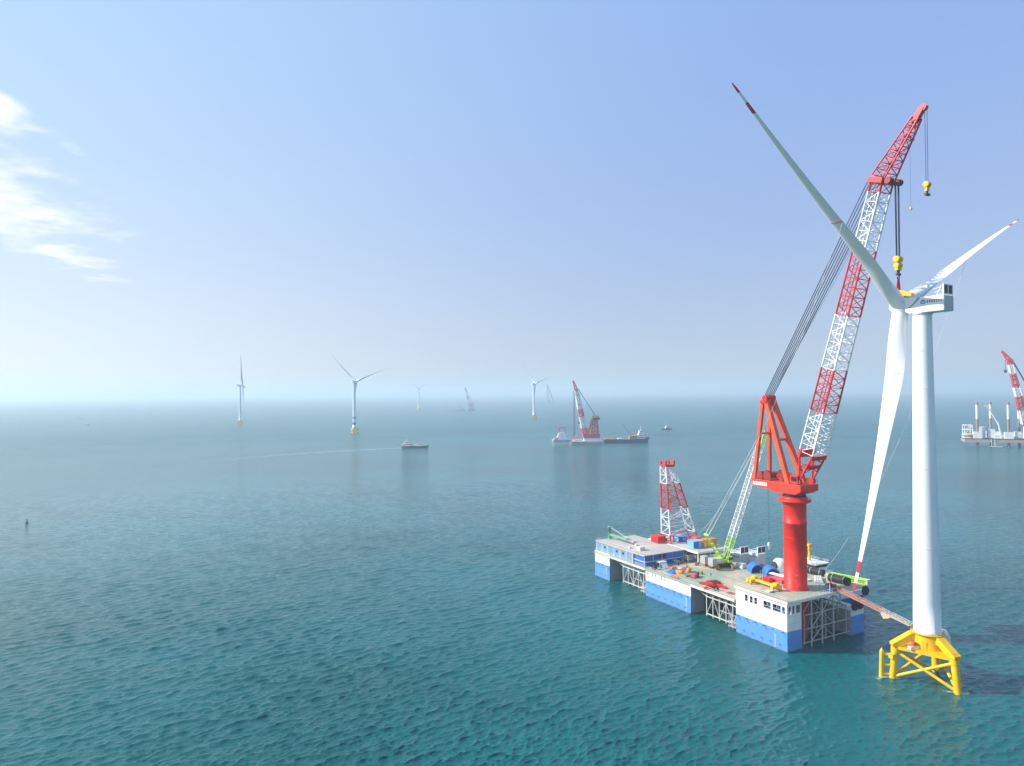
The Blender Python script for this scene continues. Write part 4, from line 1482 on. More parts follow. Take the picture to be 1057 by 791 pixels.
MB().bx(-3.4, 3.4, -3, 3, 0.6, 0.98).build('floor_plate', RUST, wh)
m = MB(); rail(m, [(-3.3, 2.9), (-3.3, -2.9), (3.3, -2.9)], 0.98, 1.1, 1.6, 0.05); m.build('hand_rail', PALE, wh)

# crawler crane
cc = thing('crawler_crane', Bw(27.3, 54, ZD), 'lime green crawler crane with a long pale lattice boom leaning right', 'crane', BRZ)
for sgn, nm in ((-1, 'track'), (1, 'track')):
    m = MB()
    out = []
    for k in range(9): out.append((-4.2 - 0.75 * math.sin(math.pi * k / 8), 0.75 - 0.75 * math.cos(math.pi * k / 8)))
    for k in range(9): out.append((4.2 + 0.75 * math.sin(math.pi * k / 8), 0.75 + 0.75 * math.cos(math.pi * k / 8)))
    rzt = R(65)
    Mt = Matrix.Rotation(rzt, 3, 'Z')
    m.prism([Mt @ Vector((x, sgn * 3.1 - 0.6, z)) for x, z in out], Mt @ Vector((0, 1.2, 0)))
    for k in range(26):
        for z in (0.0, 1.5): m.box(Mt @ Vector((-4.2 + k * 8.4 / 25, sgn * 3.1, z)), (0.18, 1.28, 0.10), rzt)
    m.build(nm, P('track_steel', (0.22, 0.15, 0.11), 0.8, 0.4) if sgn < 0 else MATS['track_steel'], cc)
m = MB(); m.box((0, 0, 0.9), (3.4, 5.4, 0.8), R(65)); m.lathe([(1.5, 1.3), (1.5, 1.7)], (0, 0, 0), 20); m.build('car_body', DARK, cc)
m = MB(); m.bx(-5.8, 2.4, -1.7, 1.7, 1.7, 2.4); m.bx(-5.6, -0.2, -1.65, 1.65, 2.4, 3.7); m.build('machinery_body', LIME, cc, bevel=0.08)
MB().bx(-5.0, -1.0, -1.72, -1.68, 2.5, 3.5).build('side_panel', WHITE, cc)
m = MB(); m.bx(0.6, 3.0, -3.0, -1.75, 1.9, 4.3); cbm = m.build('cab', LIME, cc, bevel=0.1)
MB().bx(0.9, 3.04, -3.04, -1.72, 2.9, 4.0).build('window', GLASS, cbm)
for sgn in (-1, 1):
    m = MB()
    for k in range(4): m.bx(-8.0, -5.9, sgn * 2.1 - 1.3, sgn * 2.1 + 1.3, 1.8 + k * 0.72, 2.45 + k * 0.72)
    m.build('counterweight', GREY, cc)
bt = Vector((24.6, 0, 52.0)); bf = Vector((1.6, 0, 2.2))
m = MB()
lattice(m, bf.lerp(bt, 0.10), bt, (0, 1, 0), 2.3, 2.2, 2.1, 2.0, 34, 0.14, 0.075, lambda f: 0 if (f < 0.075 or f > 0.86) else 1)
for y in (-1.1, 1.1):
    for hh in (-1, 1):
        m.bar(bf + Vector((0, y, 0)), bf.lerp(bt, 0.10) + Vector((-0.9 * hh, y, 0.45 * hh)), 0.16, 6, 0)
m.build('boom', [LIME, BOOMW], cc)
mt_ = Vector((-7.6, 0, 13.2)); mf = Vector((0.2, 0, 2.4))
m = MB()
for y in (-1.2, 1.2): m.bar(mf + Vector((0, y, 0)), mt_ + Vector((0, y * 0.8, 0)), 0.26, 6)
for k in range(1, 6):
    p = mf.lerp(mt_, k / 6)
    m.bar(p + Vector((0, -1.1, 0)), p + Vector((0, 1.1, 0)), 0.13, 4)
    q = mf.lerp(mt_, (k - 1) / 6); m.bar(q + Vector((0, -1.1, 0)), p + Vector((0, 1.1, 0)), 0.08, 4)
m.lathe([(0.5, -1.2), (0.5, 1.2)], mt_, 12, axis='Y')
m.build('gantry_mast', LIME, cc)
m = MB()
for y in (-0.9, 0.9):
    m.bar(mt_ + Vector((0, y, 0)), bt + Vector((-0.6, y, 0.6)), 0.075, 4)
    m.bar(mt_ + Vector((0, y, 0)), mt_.lerp(bt, 0.22) + Vector((0, y, 0)), 0.13, 4)
    m.bar(mt_ + Vector((0, y, 0)), (-7.0, y * 1.6, 4.6), 0.07, 4)
m.build('pendant_rope', TAGROPE, cc)
m = MB()
for y in (-0.25, 0.25): m.bar((26.4, y, 51.4), (26.4, y, 6.6), 0.06, 4)
m.bar(bt, (26.4, 0, 51.6), 0.3, 6)
m.build('hoist_rope', ROPE, cc)
m = MB(); m.lathe([(0.2, 4.6), (0.62, 5.0), (0.7, 5.8), (0.4, 6.6)], (26.4, 0, 0), 14); m.bar((26.4, 0, 4.6), (26.4, 0, 3.6), 0.18); m.build('hook_block', PALE, cc)

# red spreader frame lying on the deck
sp = thing('spreader_frame', Bw(4.6, 35.6, ZD), 'red four-armed spreader frame lying on the green deck', 'lifting frame', BRZ)
m = MB(); m.bx(-1.3, 1.3, -1.3, 1.3, 0.1, 1.5); m.build('centre_box', RED, sp, bevel=0.1)
MB().bx(-1.0, 1.0, -1.0, 1.0, 1.52, 1.75).build('top_plate', DARK, sp)
for a in (18, 112, 195, 290):
    d = Vector((math.cos(R(a)), math.sin(R(a)), 0))
    m = MB(); boxbar(m, d * 1.2 + Vector((0, 0, 0.9)), d * 4.9 + Vector((0, 0, 0.45)), 0.72); m.box(d * 4.8 + Vector((0, 0, 0.3)), (0.9, 0.9, 0.6), R(a))
    m.build('arm', RED, sp)

# clutter on the near side of the main deck
tb = thing('tarpaulin_bundle', Bw(6.0, 56.6, ZD), 'crumpled bright blue tarpaulin bundle on the open deck', 'tarpaulin', BRZ)
rg = random.Random(9)
m = MB()
n = 14
vs, fs = [], []
for i in range(n + 1):
    for j in range(n + 1):
        x, y = (i / n - .5) * 7.4, (j / n - .5) * 4.4
        e = max(0, 1 - (abs(i / n - .5) * 2) ** 3) * max(0, 1 - (abs(j / n - .5) * 2) ** 3)
        vs.append((x + rg.uniform(-.12, .12), y + rg.uniform(-.12, .12), 0.03 + e * (0.6 + 0.7 * rg.random())))
for i in range(n):
    for j in range(n):
        a = i * (n + 1) + j
        fs.append((a, a + n + 1, a + n + 2, a + 1))
m.add(vs, fs, 0, True); m.build('sheet', TARP, tb)
pk = thing('peach_canvas_heap', Bw(11.6, 58.0, ZD), 'pale peach canvas heap behind the blue tarpaulin', 'canvas', BRZ)
m = MB(); m.add([(x * .75, y * .5 + 0.2, z * 1.4) for x, y, z in vs], fs, 0, True); m.build('canvas', P('peach_canvas', (0.70, 0.42, 0.28), 0.8, 0.2), pk)
for t, s, lab in ((5.6, 53.4, 'orange pump beside the blue tarpaulin, nearer the deck edge'), (10.8, 54.6, 'orange pump between the peach canvas and the red engine')):
    o = thing('pump', Bw(t, s, ZD), lab, 'pump', BRZ + R(t * 20))
    m = MB(); m.lathe([(0.6, -1.1), (0.75, -0.9), (0.75, 0.6), (0.45, 0.9)], (0, 0, 0.85), 16, axis='X'); m.build('motor', ORANGE, o)
    MB().bx(-1.3, 1.3, -0.7, 0.7, 0, 0.2).lathe([(0.7, -0.3), (0.7, 0.3)], (1.2, 0, 0.8), 14, axis='Y').build('base', YEL, o)
en = thing('engine_unit', Bw(7.4, 47.6, ZD), 'red and black engine unit at the right of the deck clutter', 'engine', BRZ + R(20))
MB().bx(-1.6, 0.3, -0.9, 0.9, 0.2, 1.5).build('engine_cover', PINK, en, bevel=0.1)
MB().lathe([(0.9, -0.8), (0.9, 0.8)], (1.0, 0, 1.0), 18, axis='Y').bx(-1.7, 1.7, -1.0, 1.0, 0, 0.2).build('drum', DARK, en)
pl = thing('timber_pallet', Bw(6.4, 50.6, ZD), 'grey timber pallet lying between the pumps and the red engine', 'pallet', BRZ + R(-8))
m = MB()
for k in range(6): m.bx(-1.6, 1.6, -1.4 + k * 0.5, -1.05 + k * 0.5, 0.5, 0.6)
for x in (-1.4, 0, 1.4): m.bx(x - 0.12, x + 0.12, -1.4, 1.45, 0, 0.5)
m.build('pallet_boards', WOOD, pl)
bb = thing('open_skip', Bw(13.6, 69.2, ZD), 'low dark blue open skip on the deck beside the cabin block', 'skip', BRZ)
m = MB(); 
for q in ((-3.2, 3.2, -2.0, -1.85, 0, 1.0), (-3.2, 3.2, 1.85, 2.0, 0, 1.0), (-3.2, -3.05, -1.85, 1.85, 0, 1.0), (3.05, 3.2, -1.85, 1.85, 0, 1.0), (-3.05, 3.05, -1.85, 1.85, 0, 0.15)): m.bx(*q)
m.build('skip_shell', BLUE, bb)
wr = thing('welding_rack', Bw(6.8, 65.6, ZD), 'pale steel rack with a ramp in front of the cabin block stairs', 'rack', BRZ)
m = MB(); m.bx(-1.8, 1.8, -1.2, 1.2, 1.9, 2.2)
for x in (-1.7, 1.7):
    for y in (-1.1, 1.1): m.bar((x, y, 0), (x, y, 1.9), 0.13)
m.build('rack_frame', PALE, wr)
MB().box((-0.2, -2.2, 1.0), (2.6, 2.6, 0.15), 0, 0, 0, R(42)).build('ramp', PALE, wr)
cd = thing('cable_drum', Bw(1.6, 63.6, ZD), 'dark purple cable drum beside the near deck rail', 'cable drum', BRZ)
m = MB(); m.lathe([(1.0, -0.6), (1.0, -0.5), (0.6, -0.5), (0.6, 0.5), (1.0, 0.5), (1.0, 0.6)], (0, 0, 1.0), 20, axis='Y'); m.build('drum', P('dark_purple', (0.06, 0.05, 0.12), 0.6), cd)
rb_ = thing('lifebuoy_box', Bw(0.5, 50.8, ZD), 'small pink box on the near deck rail above the white hull', 'box', BRZ)
MB().bx(-0.3, 0.3, -1.9, 1.9, 0.15, 0.95).build('box_shell', PINK, rb_, bevel=0.06)
MB().bx(-0.25, 0.25, -1.8, 1.8, 0, 0.15).build('box_base', DARK, rb_)
for t, s, lab in ((14.6, 64.0, 'small black bollard on the sandy deck left of the other one'), (20.5, 60.5, 'small black bollard on the sandy deck near the crawler crane')):
    o = thing('bollard', Bw(t, s, ZD), lab, 'bollard', BRZ)
    MB().bx(-0.9, 0.9, -0.4, 0.4, 0, 0.12).build('base', DARK, o)
    for x in (-0.5, 0.5): MB().lathe([(0.25, 0.12), (0.25, 0.8), (0.34, 0.82), (0.34, 0.95)], (x, 0, 0), 12).build('post', DARK, o)


# blue shelters
for t, s, rot, lab in ((32.8, 42.0, 62, 'larger blue arched shelter left of the other, by the far deck edge'), (33.6, 35.4, 60, 'blue arched shelter nearer the red column')):
    o = thing('arched_shelter', Bw(t, s, ZD), lab, 'shelter', BRZ + R(rot - 90), 'blue arched shelters')
    rr = 2.6; L = 5.2; n = 18
    m = MB()
    for k in range(n):
        a0, a1 = math.pi * k / n, math.pi * (k + 1) / n
        pts4 = [(q * math.cos(a), -L / 2, 0.6 + q * 1.05 * math.sin(a)) for q, a in ((rr, a0), (rr, a1), (rr - 0.14, a1), (rr - 0.14, a0))]
        m.prism(pts4, (0, L, 0))
    for x in (-1, 1): m.bx(min(x * rr, x * (rr - .14)), max(x * rr, x * (rr - .14)), -L / 2, L / 2, 0, 0.6)
    m.build('cover', TARP, o)
    MB().prism([((rr - .16) * math.cos(math.pi * k / 12), L / 2 - 0.3, 0.6 + (rr - .16) * 1.05 * math.sin(math.pi * k / 12)) for k in range(13)] + [(-rr + .16, L / 2 - 0.3, 0), (rr - .16, L / 2 - 0.3, 0)], (0, 0.12, 0)).build('back_panel', TARP, o)
    m = MB()
    for y in (-L / 2 + 0.2, 0, L / 2 - 0.6):
        for k in range(10):
            a0, a1 = math.pi * k / 10, math.pi * (k + 1) / 10
            m.bar(((rr - .2) * math.cos(a0), y, .6 + (rr - .2) * math.sin(a0)), ((rr - .2) * math.cos(a1), y, .6 + (rr - .2) * math.sin(a1)), 0.06, 4)
    m.build('hoop', PALE, o)

# block deck
ZK = ZB
ys = thing('spreader_beam', Bw(6.6, 14.6, ZK), 'long yellow spreader beam with stubby legs beside the red column', 'lifting beam', BRZ + R(-3))
m = MB(); m.bx(-0.45, 0.45, -5.8, 5.8, 1.05, 1.75); m.build('main_beam', YEL, ys)
for y in (-5.2, 4.2):
    m = MB(); m.bx(-2.0, 2.0, y - 0.5, y + 0.5, 0.9, 1.6); m.bx(-0.7, 0.7, y - 0.8, y + 0.8, 1.75, 2.5)
    for x in (-1.7, 1.7): m.bx(x - 0.25, x + 0.25, y - 0.3, y + 0.3, 0.25, 0.9)
    m.build('crosshead', YEL, ys)
    for x in (-1.7, 1.7): MB().bx(x - 0.4, x + 0.4, y - 0.45, y + 0.45, 0, 0.25).build('foot', RUST, ys)
m = MB(); m.bx(-1.4, 1.4, 5.6, 6.6, 0.2, 1.5); m.build('end_bracket', YEL, ys)
for t, s, sz, lab in ((12.4, 18.2, (1.6, 2.6, 1.5), 'shorter red steel box at the left of the pair by the column'), (15.6, 16.6, (3.2, 5.4, 1.2), 'long faded red steel box between the yellow beam and the column')):
    crate('steel_box', t, s, ZK, sz, RED if sz[0] < 2 else PINK, lab, 'box', ribs=True, door=PINK)
crate('tool_box', 19.6, 18.6, ZK, (1.6, 2.2, 1.3), YEL, 'small yellow tool box just left of the red column', 'box', ribs=False)
tr = thing('pipe_trestle', Bw(18.6, 19.4, ZK), 'low blue pipe trestle before the blue shelters', 'trestle', BRZ)
m = MB()
for y in (-2.2, 0, 2.2):
    m.bar((-1.2, y, 0), (-0.8, y, 0.9), 0.1, 4); m.bar((1.2, y, 0), (0.8, y, 0.9), 0.1, 4); m.bar((-1.0, y, 0.9), (1.0, y, 0.9), 0.12, 4)
m.build('trestle_frame', BLUE, tr)
m = MB()
for k in range(4): m.bar((-0.75 + k * 0.5, -3, 1.15), (-0.75 + k * 0.5, 3, 1.15), 0.2, 10)
m.build('pipe_load', PALE, tr)
for t, s, L, rr, rot, lab in ((33.4, 15.8, 5.6, 1.2, 8, 'thick black rolled hose lying by the white pipes'), (31.0, 5.0, 6.8, 1.35, 4, 'thicker black rolled hose lying by the lime boom section')):
    o = thing('rolled_hose', Bw(t, s, ZK), lab, 'hose roll', BRZ + R(rot), 'black hose rolls')
    m = MB()
    prof = []
    for k in range(25):
        y = -L / 2 + L * k / 24
        prof.append((rr - (0.10 if k % 2 else 0), y))
    m.lathe(prof, (0, 0, rr), 20, axis='Y'); m.build('roll', BLACK, o)
    MB().lathe([(rr * 0.62, -L / 2 - 0.04), (rr * 0.62, -L / 2 + 0.02)], (0, 0, rr), 18, axis='Y').build('core', DARK, o)
    for y in (-L * .3, L * .3): MB().lathe([(rr + 0.03, y - 0.08), (rr + 0.03, y + 0.08)], (0, 0, rr), 20, axis='Y').build('strap', GREY, o)
lb = thing('boom_section', Bw(35.4, 5.2, ZK), 'lime green lattice boom section lying across the far deck corner', 'boom section', BRZ)
m = MB(); lattice(m, (-2.0, 4.6, 1.0), (2.0, -5.6, 0.9), (0.93, 0.37, 0), 3.0, 1.6, 1.7, 1.3, 9, 0.2, 0.11); m.build('lattice_frame', LIME, lb)
MB().bx(-3.4, -0.8, 4.4, 5.6, 0.1, 1.9).build('root_end', LIME, lb)
MB().bx(1.2, 3.0, -6.4, -5.5, 0.1, 1.8).build('pale_end', PALE, lb)
pp_ = thing('pipe_stack', Bw(28.2, 10.6, ZK), 'stack of pale pipes lying before the black rolled hoses', 'pipes', BRZ + R(-50))
m = MB()
for k in range(5): m.bar((-1.2 + k * 0.55, -3.4, 0.3), (-1.2 + k * 0.55, 3.4, 0.3), 0.26, 10)
for k in range(4): m.bar((-0.95 + k * 0.55, -3.2, 0.75), (-0.95 + k * 0.55, 3.1, 0.75), 0.26, 10)
m.build('pipes', PALE, pp_)
for y in (-2, 2): MB().bx(-1.7, 1.6, y - 0.15, y + 0.15, 0, 0.06).build('bearer', WOOD, pp_)
for t, s, lab in ((27.2, 17.2, 'blue drum cluster on the far side of the red column'), (20.4, 1.0, 'small blue drum cluster beside the gangway and sign post')):
    o = thing('blue_drums', Bw(t, s, ZK), lab, 'drums', BRZ)
    for x, y in ((-0.6, -0.4), (0.3, -0.5), (-0.1, 0.4), (1.1, 0.1)):
        MB().lathe([(0.36, 0), (0.36, 0.1), (0.34, 0.12), (0.34, 0.9), (0.36, 0.95)], (x, y, 0), 14).build('drum', BLUE, o)
sn = thing('signal_post', Bw(19.6, -0.1, ZK), 'slim white post with a red lamp head on the deck edge', 'post', BRZ)
MB().bar((0, 0, 0), (0, 0, 2.7), 0.09, 8).build('post', WHITE, sn)
MB().lathe([(0.1, 2.7), (0.3, 2.75), (0.3, 3.2), (0.1, 3.3)], (0, 0, 0), 12).build('lamp_head', PINK, sn)
wd_ = thing('mooring_winch', Bw(23.4, 3.2, ZK), 'dark mooring winch at the head of the gangway', 'winch', BRZ + R(15))
m = MB(); m.lathe([(0.8, -1.1), (0.8, -0.95), (0.45, -0.95), (0.45, 0.95), (0.8, 0.95), (0.8, 1.1)], (0, 0, 0.9), 16, axis='X'); m.build('drum', DARK, wd_)
MB().bx(-1.5, 1.5, -0.7, 0.7, 0, 0.2).bx(-1.5, -1.2, -0.5, 0.5, 0.2, 1.3).bx(1.2, 1.5, -0.5, 0.5, 0.2, 1.3).build('frame', GREY, wd_)
for t, s in ((2.2, 1.2), (9.5, 0.6), (13.2, 0.7), (17.0, 0.6)):
    pass


# a deckhand in orange overalls between the shelters
def person(loc, rz, label, top, legs_mat):
    th = thing('person', loc, label, 'person', rz)
    me = bpy.data.meshes.new('body')
    V = [(0, 0, 0.92), (0, 0.01, 1.15), (0, 0, 1.38), (0, 0, 1.47), (0, 0.02, 1.56), (0, 0.03, 1.68),
         (0.10, 0, 0.86), (0.12, 0.05, 0.48), (0.12, -0.01, 0.08), (0.12, 0.12, 0.04),
         (-0.10, 0, 0.86), (-0.12, -0.05, 0.48), (-0.13, -0.14, 0.08), (-0.13, 0.0, 0.04),
         (0.19, 0, 1.40), (0.27, -0.04, 1.13), (0.25, 0.10, 0.90), (0.24, 0.15, 0.80),
         (-0.19, 0, 1.40), (-0.27, 0.02, 1.13), (-0.26, 0.16, 0.92), (-0.25, 0.21, 0.82)]
    E_ = [(0, 1), (1, 2), (2, 3), (3, 4), (4, 5), (0, 6), (6, 7), (7, 8), (8, 9), (0, 10), (10, 11), (11, 12), (12, 13), (2, 14), (14, 15), (15, 16), (16, 17), (2, 18), (18, 19), (19, 20), (20, 21)]
    rad = [.15, .15, .17, .06, .09, .09, .095, .07, .05, .04, .095, .07, .05, .04, .07, .052, .04, .04, .07, .052, .04, .04]
    me.from_pydata(V, E_, [])
    o = bpy.data.objects.new('body', me)
    COL.objects.link(o); o.parent = th
    sk = o.modifiers.new('skin', 'SKIN')
    for i, r_ in enumerate(rad):
        me.skin_vertices[0].data[i].radius = (r_, r_)
    me.skin_vertices[0].data[0].use_root = True
    o.modifiers.new('sub', 'SUBSURF').levels = 1
    me.materials.append(top)
    m = MB(); m.lathe([(0.135, 1.66), (0.14, 1.70), (0.12, 1.78), (0.05, 1.82)], (0, 0.03, 0), 14); m.lathe([(0.17, 1.66), (0.17, 1.68)], (0, 0.05, 0), 14)
    m.build('hard_hat', YEL, th)
    return th


person(Bw(30.4, 37.6, ZD), BRZ + R(200), 'person in orange overalls and yellow hard hat standing by the blue shelters', ORANGE, ORANGE)

for t_, s_, rz_, lab, c1 in ((16.5, 64.5, 40, 'person in dark clothes standing beside the blue skip on the main deck', DARK), (12.8, 45.0, -60, 'person in blue overalls walking behind the red spreader frame', BLUE),
                        (22.0, 50.5, 120, 'person in orange overalls standing in front of the crawler crane', ORANGE), (10.2, 19.0, 10, 'person in dark overalls beside the red steel boxes near the block edge', DARK),
                        (19.6, 3.6, 200, 'person in orange overalls on the block deck near the signal post', ORANGE)):
    person(Bw(t_, s_, ZK if s_ < 20.8 else ZD), BRZ + R(rz_), lab, c1, c1)

# more deck gear
def gear(name, t, s, z, label, cat, rot=0.0):
    return thing(name, Bw(t, s, z), label, cat, BRZ + R(rot))
o = gear('hydraulic_power_pack', 19.0, 69.6, ZD, 'dark grey hydraulic power pack with twin cylinders between cages and skip', 'machine', 12)
MB().bx(-1.6, 1.6, -1.1, 1.1, 0.2, 1.9).build('housing', DARK, o, bevel=0.08)
for x in (-0.8, 0.8): MB().lathe([(0.5, -1.0), (0.5, 1.0)], (x, 0, 2.4), 14, axis='Y').build('cylinder', GREY, o)
o = gear('hose_coil', 16.2, 72.0, ZD, 'flat coil of black hose by the cabin block wall', 'hose')
m = MB()
for k in range(4):
    rr = 0.7 + k * 0.24
    m.poly([(rr * math.cos(a), rr * math.sin(a), 0.14) for a in np.linspace(0, 2 * math.pi, 22)], 0.12)
m.build('coil', BLACK, o)
o = gear('gas_bottle_rack', 24.2, 62.6, ZD, 'rack of blue gas bottles at the front corner of the raised platform', 'rack')
for k in range(6): MB().lathe([(0.22, 0.1), (0.22, 1.5), (0.1, 1.75), (0.1, 1.9)], (-1.0 + 0.46 * k, 0, 0), 10).build('gas_bottle', LBLUE, o)
MB().bx(-1.4, 1.7, -0.35, -0.28, 0.2, 1.2).bx(-1.4, 1.7, -0.4, 0.4, 0, 0.1).build('rack_frame', YEL, o)
for t_, s_, rot_, lab in ((14.2, 60.4, 5, 'bundle of rusty steel bars on the sandy deck left of the crawler crane'), (9.0, 40.5, 80, 'bundle of rusty steel bars lying left of the red spreader frame')):
    o = gear('steel_bars', t_, s_, ZD, lab, 'bars', rot_)
    m = MB()
    for k in range(7): m.bar((-0.5 + (k % 4) * 0.3, -2.2 + 0.1 * k, 0.2 + 0.26 * (k // 4)), (-0.5 + (k % 4) * 0.3, 2.1 + 0.08 * k, 0.2 + 0.26 * (k // 4)), 0.13, 6)
    m.build('bars', RUST, o)
    for y in (-1.4, 1.4): MB().bx(-0.8, 0.8, y - 0.1, y + 0.1, 0, 0.07).build('bearer', WOOD, o)
o = gear('site_toilet', 29.6, 63.4, ZD, 'narrow white cabin between the gas bottles and the grey generators', 'cabin')
MB().bx(-0.8, 0.8, -0.8, 0.8, 0, 2.5).build('walls', WHITE, o, bevel=0.05)
MB().bx(-0.9, 0.9, -0.9, 0.9, 2.5, 2.65).build('roof', GREY, o)
MB().bx(-0.5, 0.5, -0.84, -0.8, 0.1, 2.1).build('door', LBLUE, o)
o = gear('chain_heap', 3.4, 26.4, ZD, 'heap of brown anchor chain on the main deck close to the block', 'chain')
m = MB(); rg = random.Random(21)
for k in range(70):
    a_, r_ = rg.uniform(0, 6.28), rg.uniform(0, 1.5)
    m.box((r_ * math.cos(a_), r_ * math.sin(a_), 0.12 + 0.5 * (1 - r_ / 1.5) * rg.random()), (0.42, 0.16, 0.16), rg.uniform(0, 3.1), 0, rg.uniform(-.5, .5))
m.build('chain_links', RUST, o)
o = gear('mooring_bitts', 2.0, 31.5, ZD, 'pair of dark mooring bitts right of the red spreader frame by the rail', 'bollard')
for y in (-0.8, 0.8): MB().lathe([(0.4, 0), (0.4, 1.1), (0.5, 1.12), (0.5, 1.25)], (0, y, 0), 14).build('bitt', DARK, o)
MB().bx(-0.6, 0.6, -1.4, 1.4, -0.01, 0.1).build('base_plate', DARK, o)
for t_, s_, lab in ((3.2, 9.6, 'low grey deck hatch on the block between the rail and yellow beam'), (24.8, 12.4, 'low grey deck hatch on the block right of the red column')):
    o = gear('deck_hatch', t_, s_, ZK, lab, 'hatch')
    MB().bx(-0.9, 0.9, -0.9, 0.9, 0, 0.45).build('coaming', GREY, o)
    MB().bx(-1.0, 1.0, -1.0, 1.0, 0.45, 0.55).build('lid', PALE, o)

for t_, s_, z_, sz, mt_k, lab, rot_ in (
        (15.4, 67.0, ZD, (1.6, 2.2, 1.3), GREY, 'grey tool chest right in front of the dark blue skip', 10),
        (22.8, 57.8, ZD, (2.0, 1.4, 1.1), PINK, 'faded red crate on the sandy deck left of the crawler tracks', -15),
        (12.4, 50.2, ZD, (1.4, 1.4, 1.0), WOOD, 'square timber crate behind the red and black engine unit', 25),
        (8.6, 61.0, ZD, (2.2, 1.2, 0.9), ORANGE, 'low orange crate between the pale rack and the peach canvas', 5),
        (21.4, 14.4, ZK, (1.5, 2.4, 1.2), GREY, 'grey chest close behind the right side of the red column', 0),
        (26.0, 3.6, ZK, (1.2, 1.8, 0.9), RUST, 'rusty crate beside the dark mooring winch at the gangway', 30),
        (33.2, 10.2, ZK, (2.2, 2.2, 1.6), PALE, 'pale crate between the two black hose rolls', 15),
        (33.0, 27.0, ZD, (2.4, 4.2, 2.2), GREY, 'grey machinery box by the far rail right of the blue shelters', 0),
        (32.6, 49.0, ZD, (2.2, 3.0, 1.8), WHITE, 'white box at the far deck edge between crawler crane and shelters', 0)):
    crate('deck_crate', t_, s_, z_, sz, mt_k, lab, 'crate', rot_, ribs=True)

# tag lines from the blades
def sag_line(name, a, b, sag, label, r=0.045):
    a, b = Vector(a), Vector(b)
    pts = []
    for k in range(25):
        f = k / 24
        p = a.lerp(b, f); p.z -= sag * 4 * f * (1 - f)
        pts.append(p - a)
    m = MB()
    for p, q in zip(pts[:-1], pts[1:]): m.bar(p, q, r, 4, cap=False)
    o = m.build(name, TAGROPE, None, a)
    tag(o, label, 'rope')
    return o


def blade_world(k, r):
    return (Matrix.Translation(TB) @ Matrix.Rotation(YAW, 4, 'Z') @ blade_matrix(R(-56.82) + k * 2 * math.pi / 3)) @ blade_point(r, math.pi)


sag_line('tag_line', blade_world(0, TL * 0.43), Bw(36.5, 80, ZM + 0.4), 13, 'thin pale tag line from the upper left blade down to the far deck')
sag_line('tag_line', blade_world(1, TL * 0.43), Bw(36.0, 15.5, ZK), 11, 'thin pale tag line from the right blade down behind the red column')

# ------------------------------------------------------------------ vessels
def hull_mesh(L, B, D, sheer=1.5, flare=0.12, mat_lo=1, draft=1.5):
    """ship hull, bow to +Y, deck at height D (+sheer at the bow)"""
    m = MB()
    n = 14
    st = []
    for k in range(n + 1):
        f = k / n
        y = -L / 2 + L * f
        w = B / 2
        if f > 0.62: w *= max(0.03, 1 - ((f - 0.62) / 0.38) ** 2.0)
        if f < 0.1: w *= 0.86 + 1.4 * f
        zz = D + sheer * max(0, (f - 0.5) / 0.5) ** 2
        wl = w * (1 - flare) if f < 0.62 else w * (1 - flare - 0.35 * ((f - 0.62) / 0.38))
        yb = y - (0.0 if f < 0.8 else L * 0.035 * (f - 0.8) / 0.2)
        st.append([(-w, y, zz), (-wl, yb, D * 0.25), (-wl * 0.8, yb, -draft), (wl * 0.8, yb, -draft), (wl, yb, D * 0.25), (w, y, zz)])
    vs = [p for q in st for p in q]
    for k in range(n):
        for i in range(5):
            a = k * 6 + i
            m.f.append((a, a + 1, a + 7, a + 6)); m.m.append(0); m.s.append(False)
        a = k * 6
        m.f.append((a + 5, a, a + 6, a + 11)); m.m.append(1); m.s.append(False)
    m.v = vs
    m.f.append((0, 5, 4, 3, 2, 1)); m.m.append(0); m.s.append(False)
    e = n * 6
    m.f.append((e, e + 1, e + 2, e + 3, e + 4, e + 5)); m.m.append(0); m.s.append(False)
    return m


HBLUE = P('ship_blue', (0.03, 0.09, 0.24), 0.5, 0.25, (0.2, 0.1, 0.06))
HDARK = P('ship_dark', (0.025, 0.04, 0.08), 0.5, 0.25, (0.2, 0.1, 0.06))
DECKR = P('ship_deck', (0.30, 0.20, 0.15), 0.8, 0.3)
DECKP = P('ship_deck_pale', (0.50, 0.50, 0.48), 0.8, 0.3)


def wheelhouse(m_name, parent, y, w, z, tiers, mat=WHITE, glass=True):
    """stack of deckhouse tiers (length, width, height)"""
    for i, (l_, w_, h_) in enumerate(tiers):
        m = MB(); m.bx(-w_ / 2, w_ / 2, y - l_ / 2, y + l_ / 2, z, z + h_)
        if i == 0: m.bx(-w_ / 2 - .15, w_ / 2 + .15, y - l_ / 2 - .15, y + l_ / 2 + .15, z + h_ - 0.15, z + h_ - 0.02)
        o = m.build(m_name, mat, parent)
        if glass:
            g = MB(); g.bx(-w_ / 2 - 0.04, w_ / 2 + 0.04, y - l_ * 0.42, y + l_ / 2 + 0.04, z + h_ * 0.50, z + h_ * 0.78)
            g.build('window', GLASS, o)
        z += h_
    return z


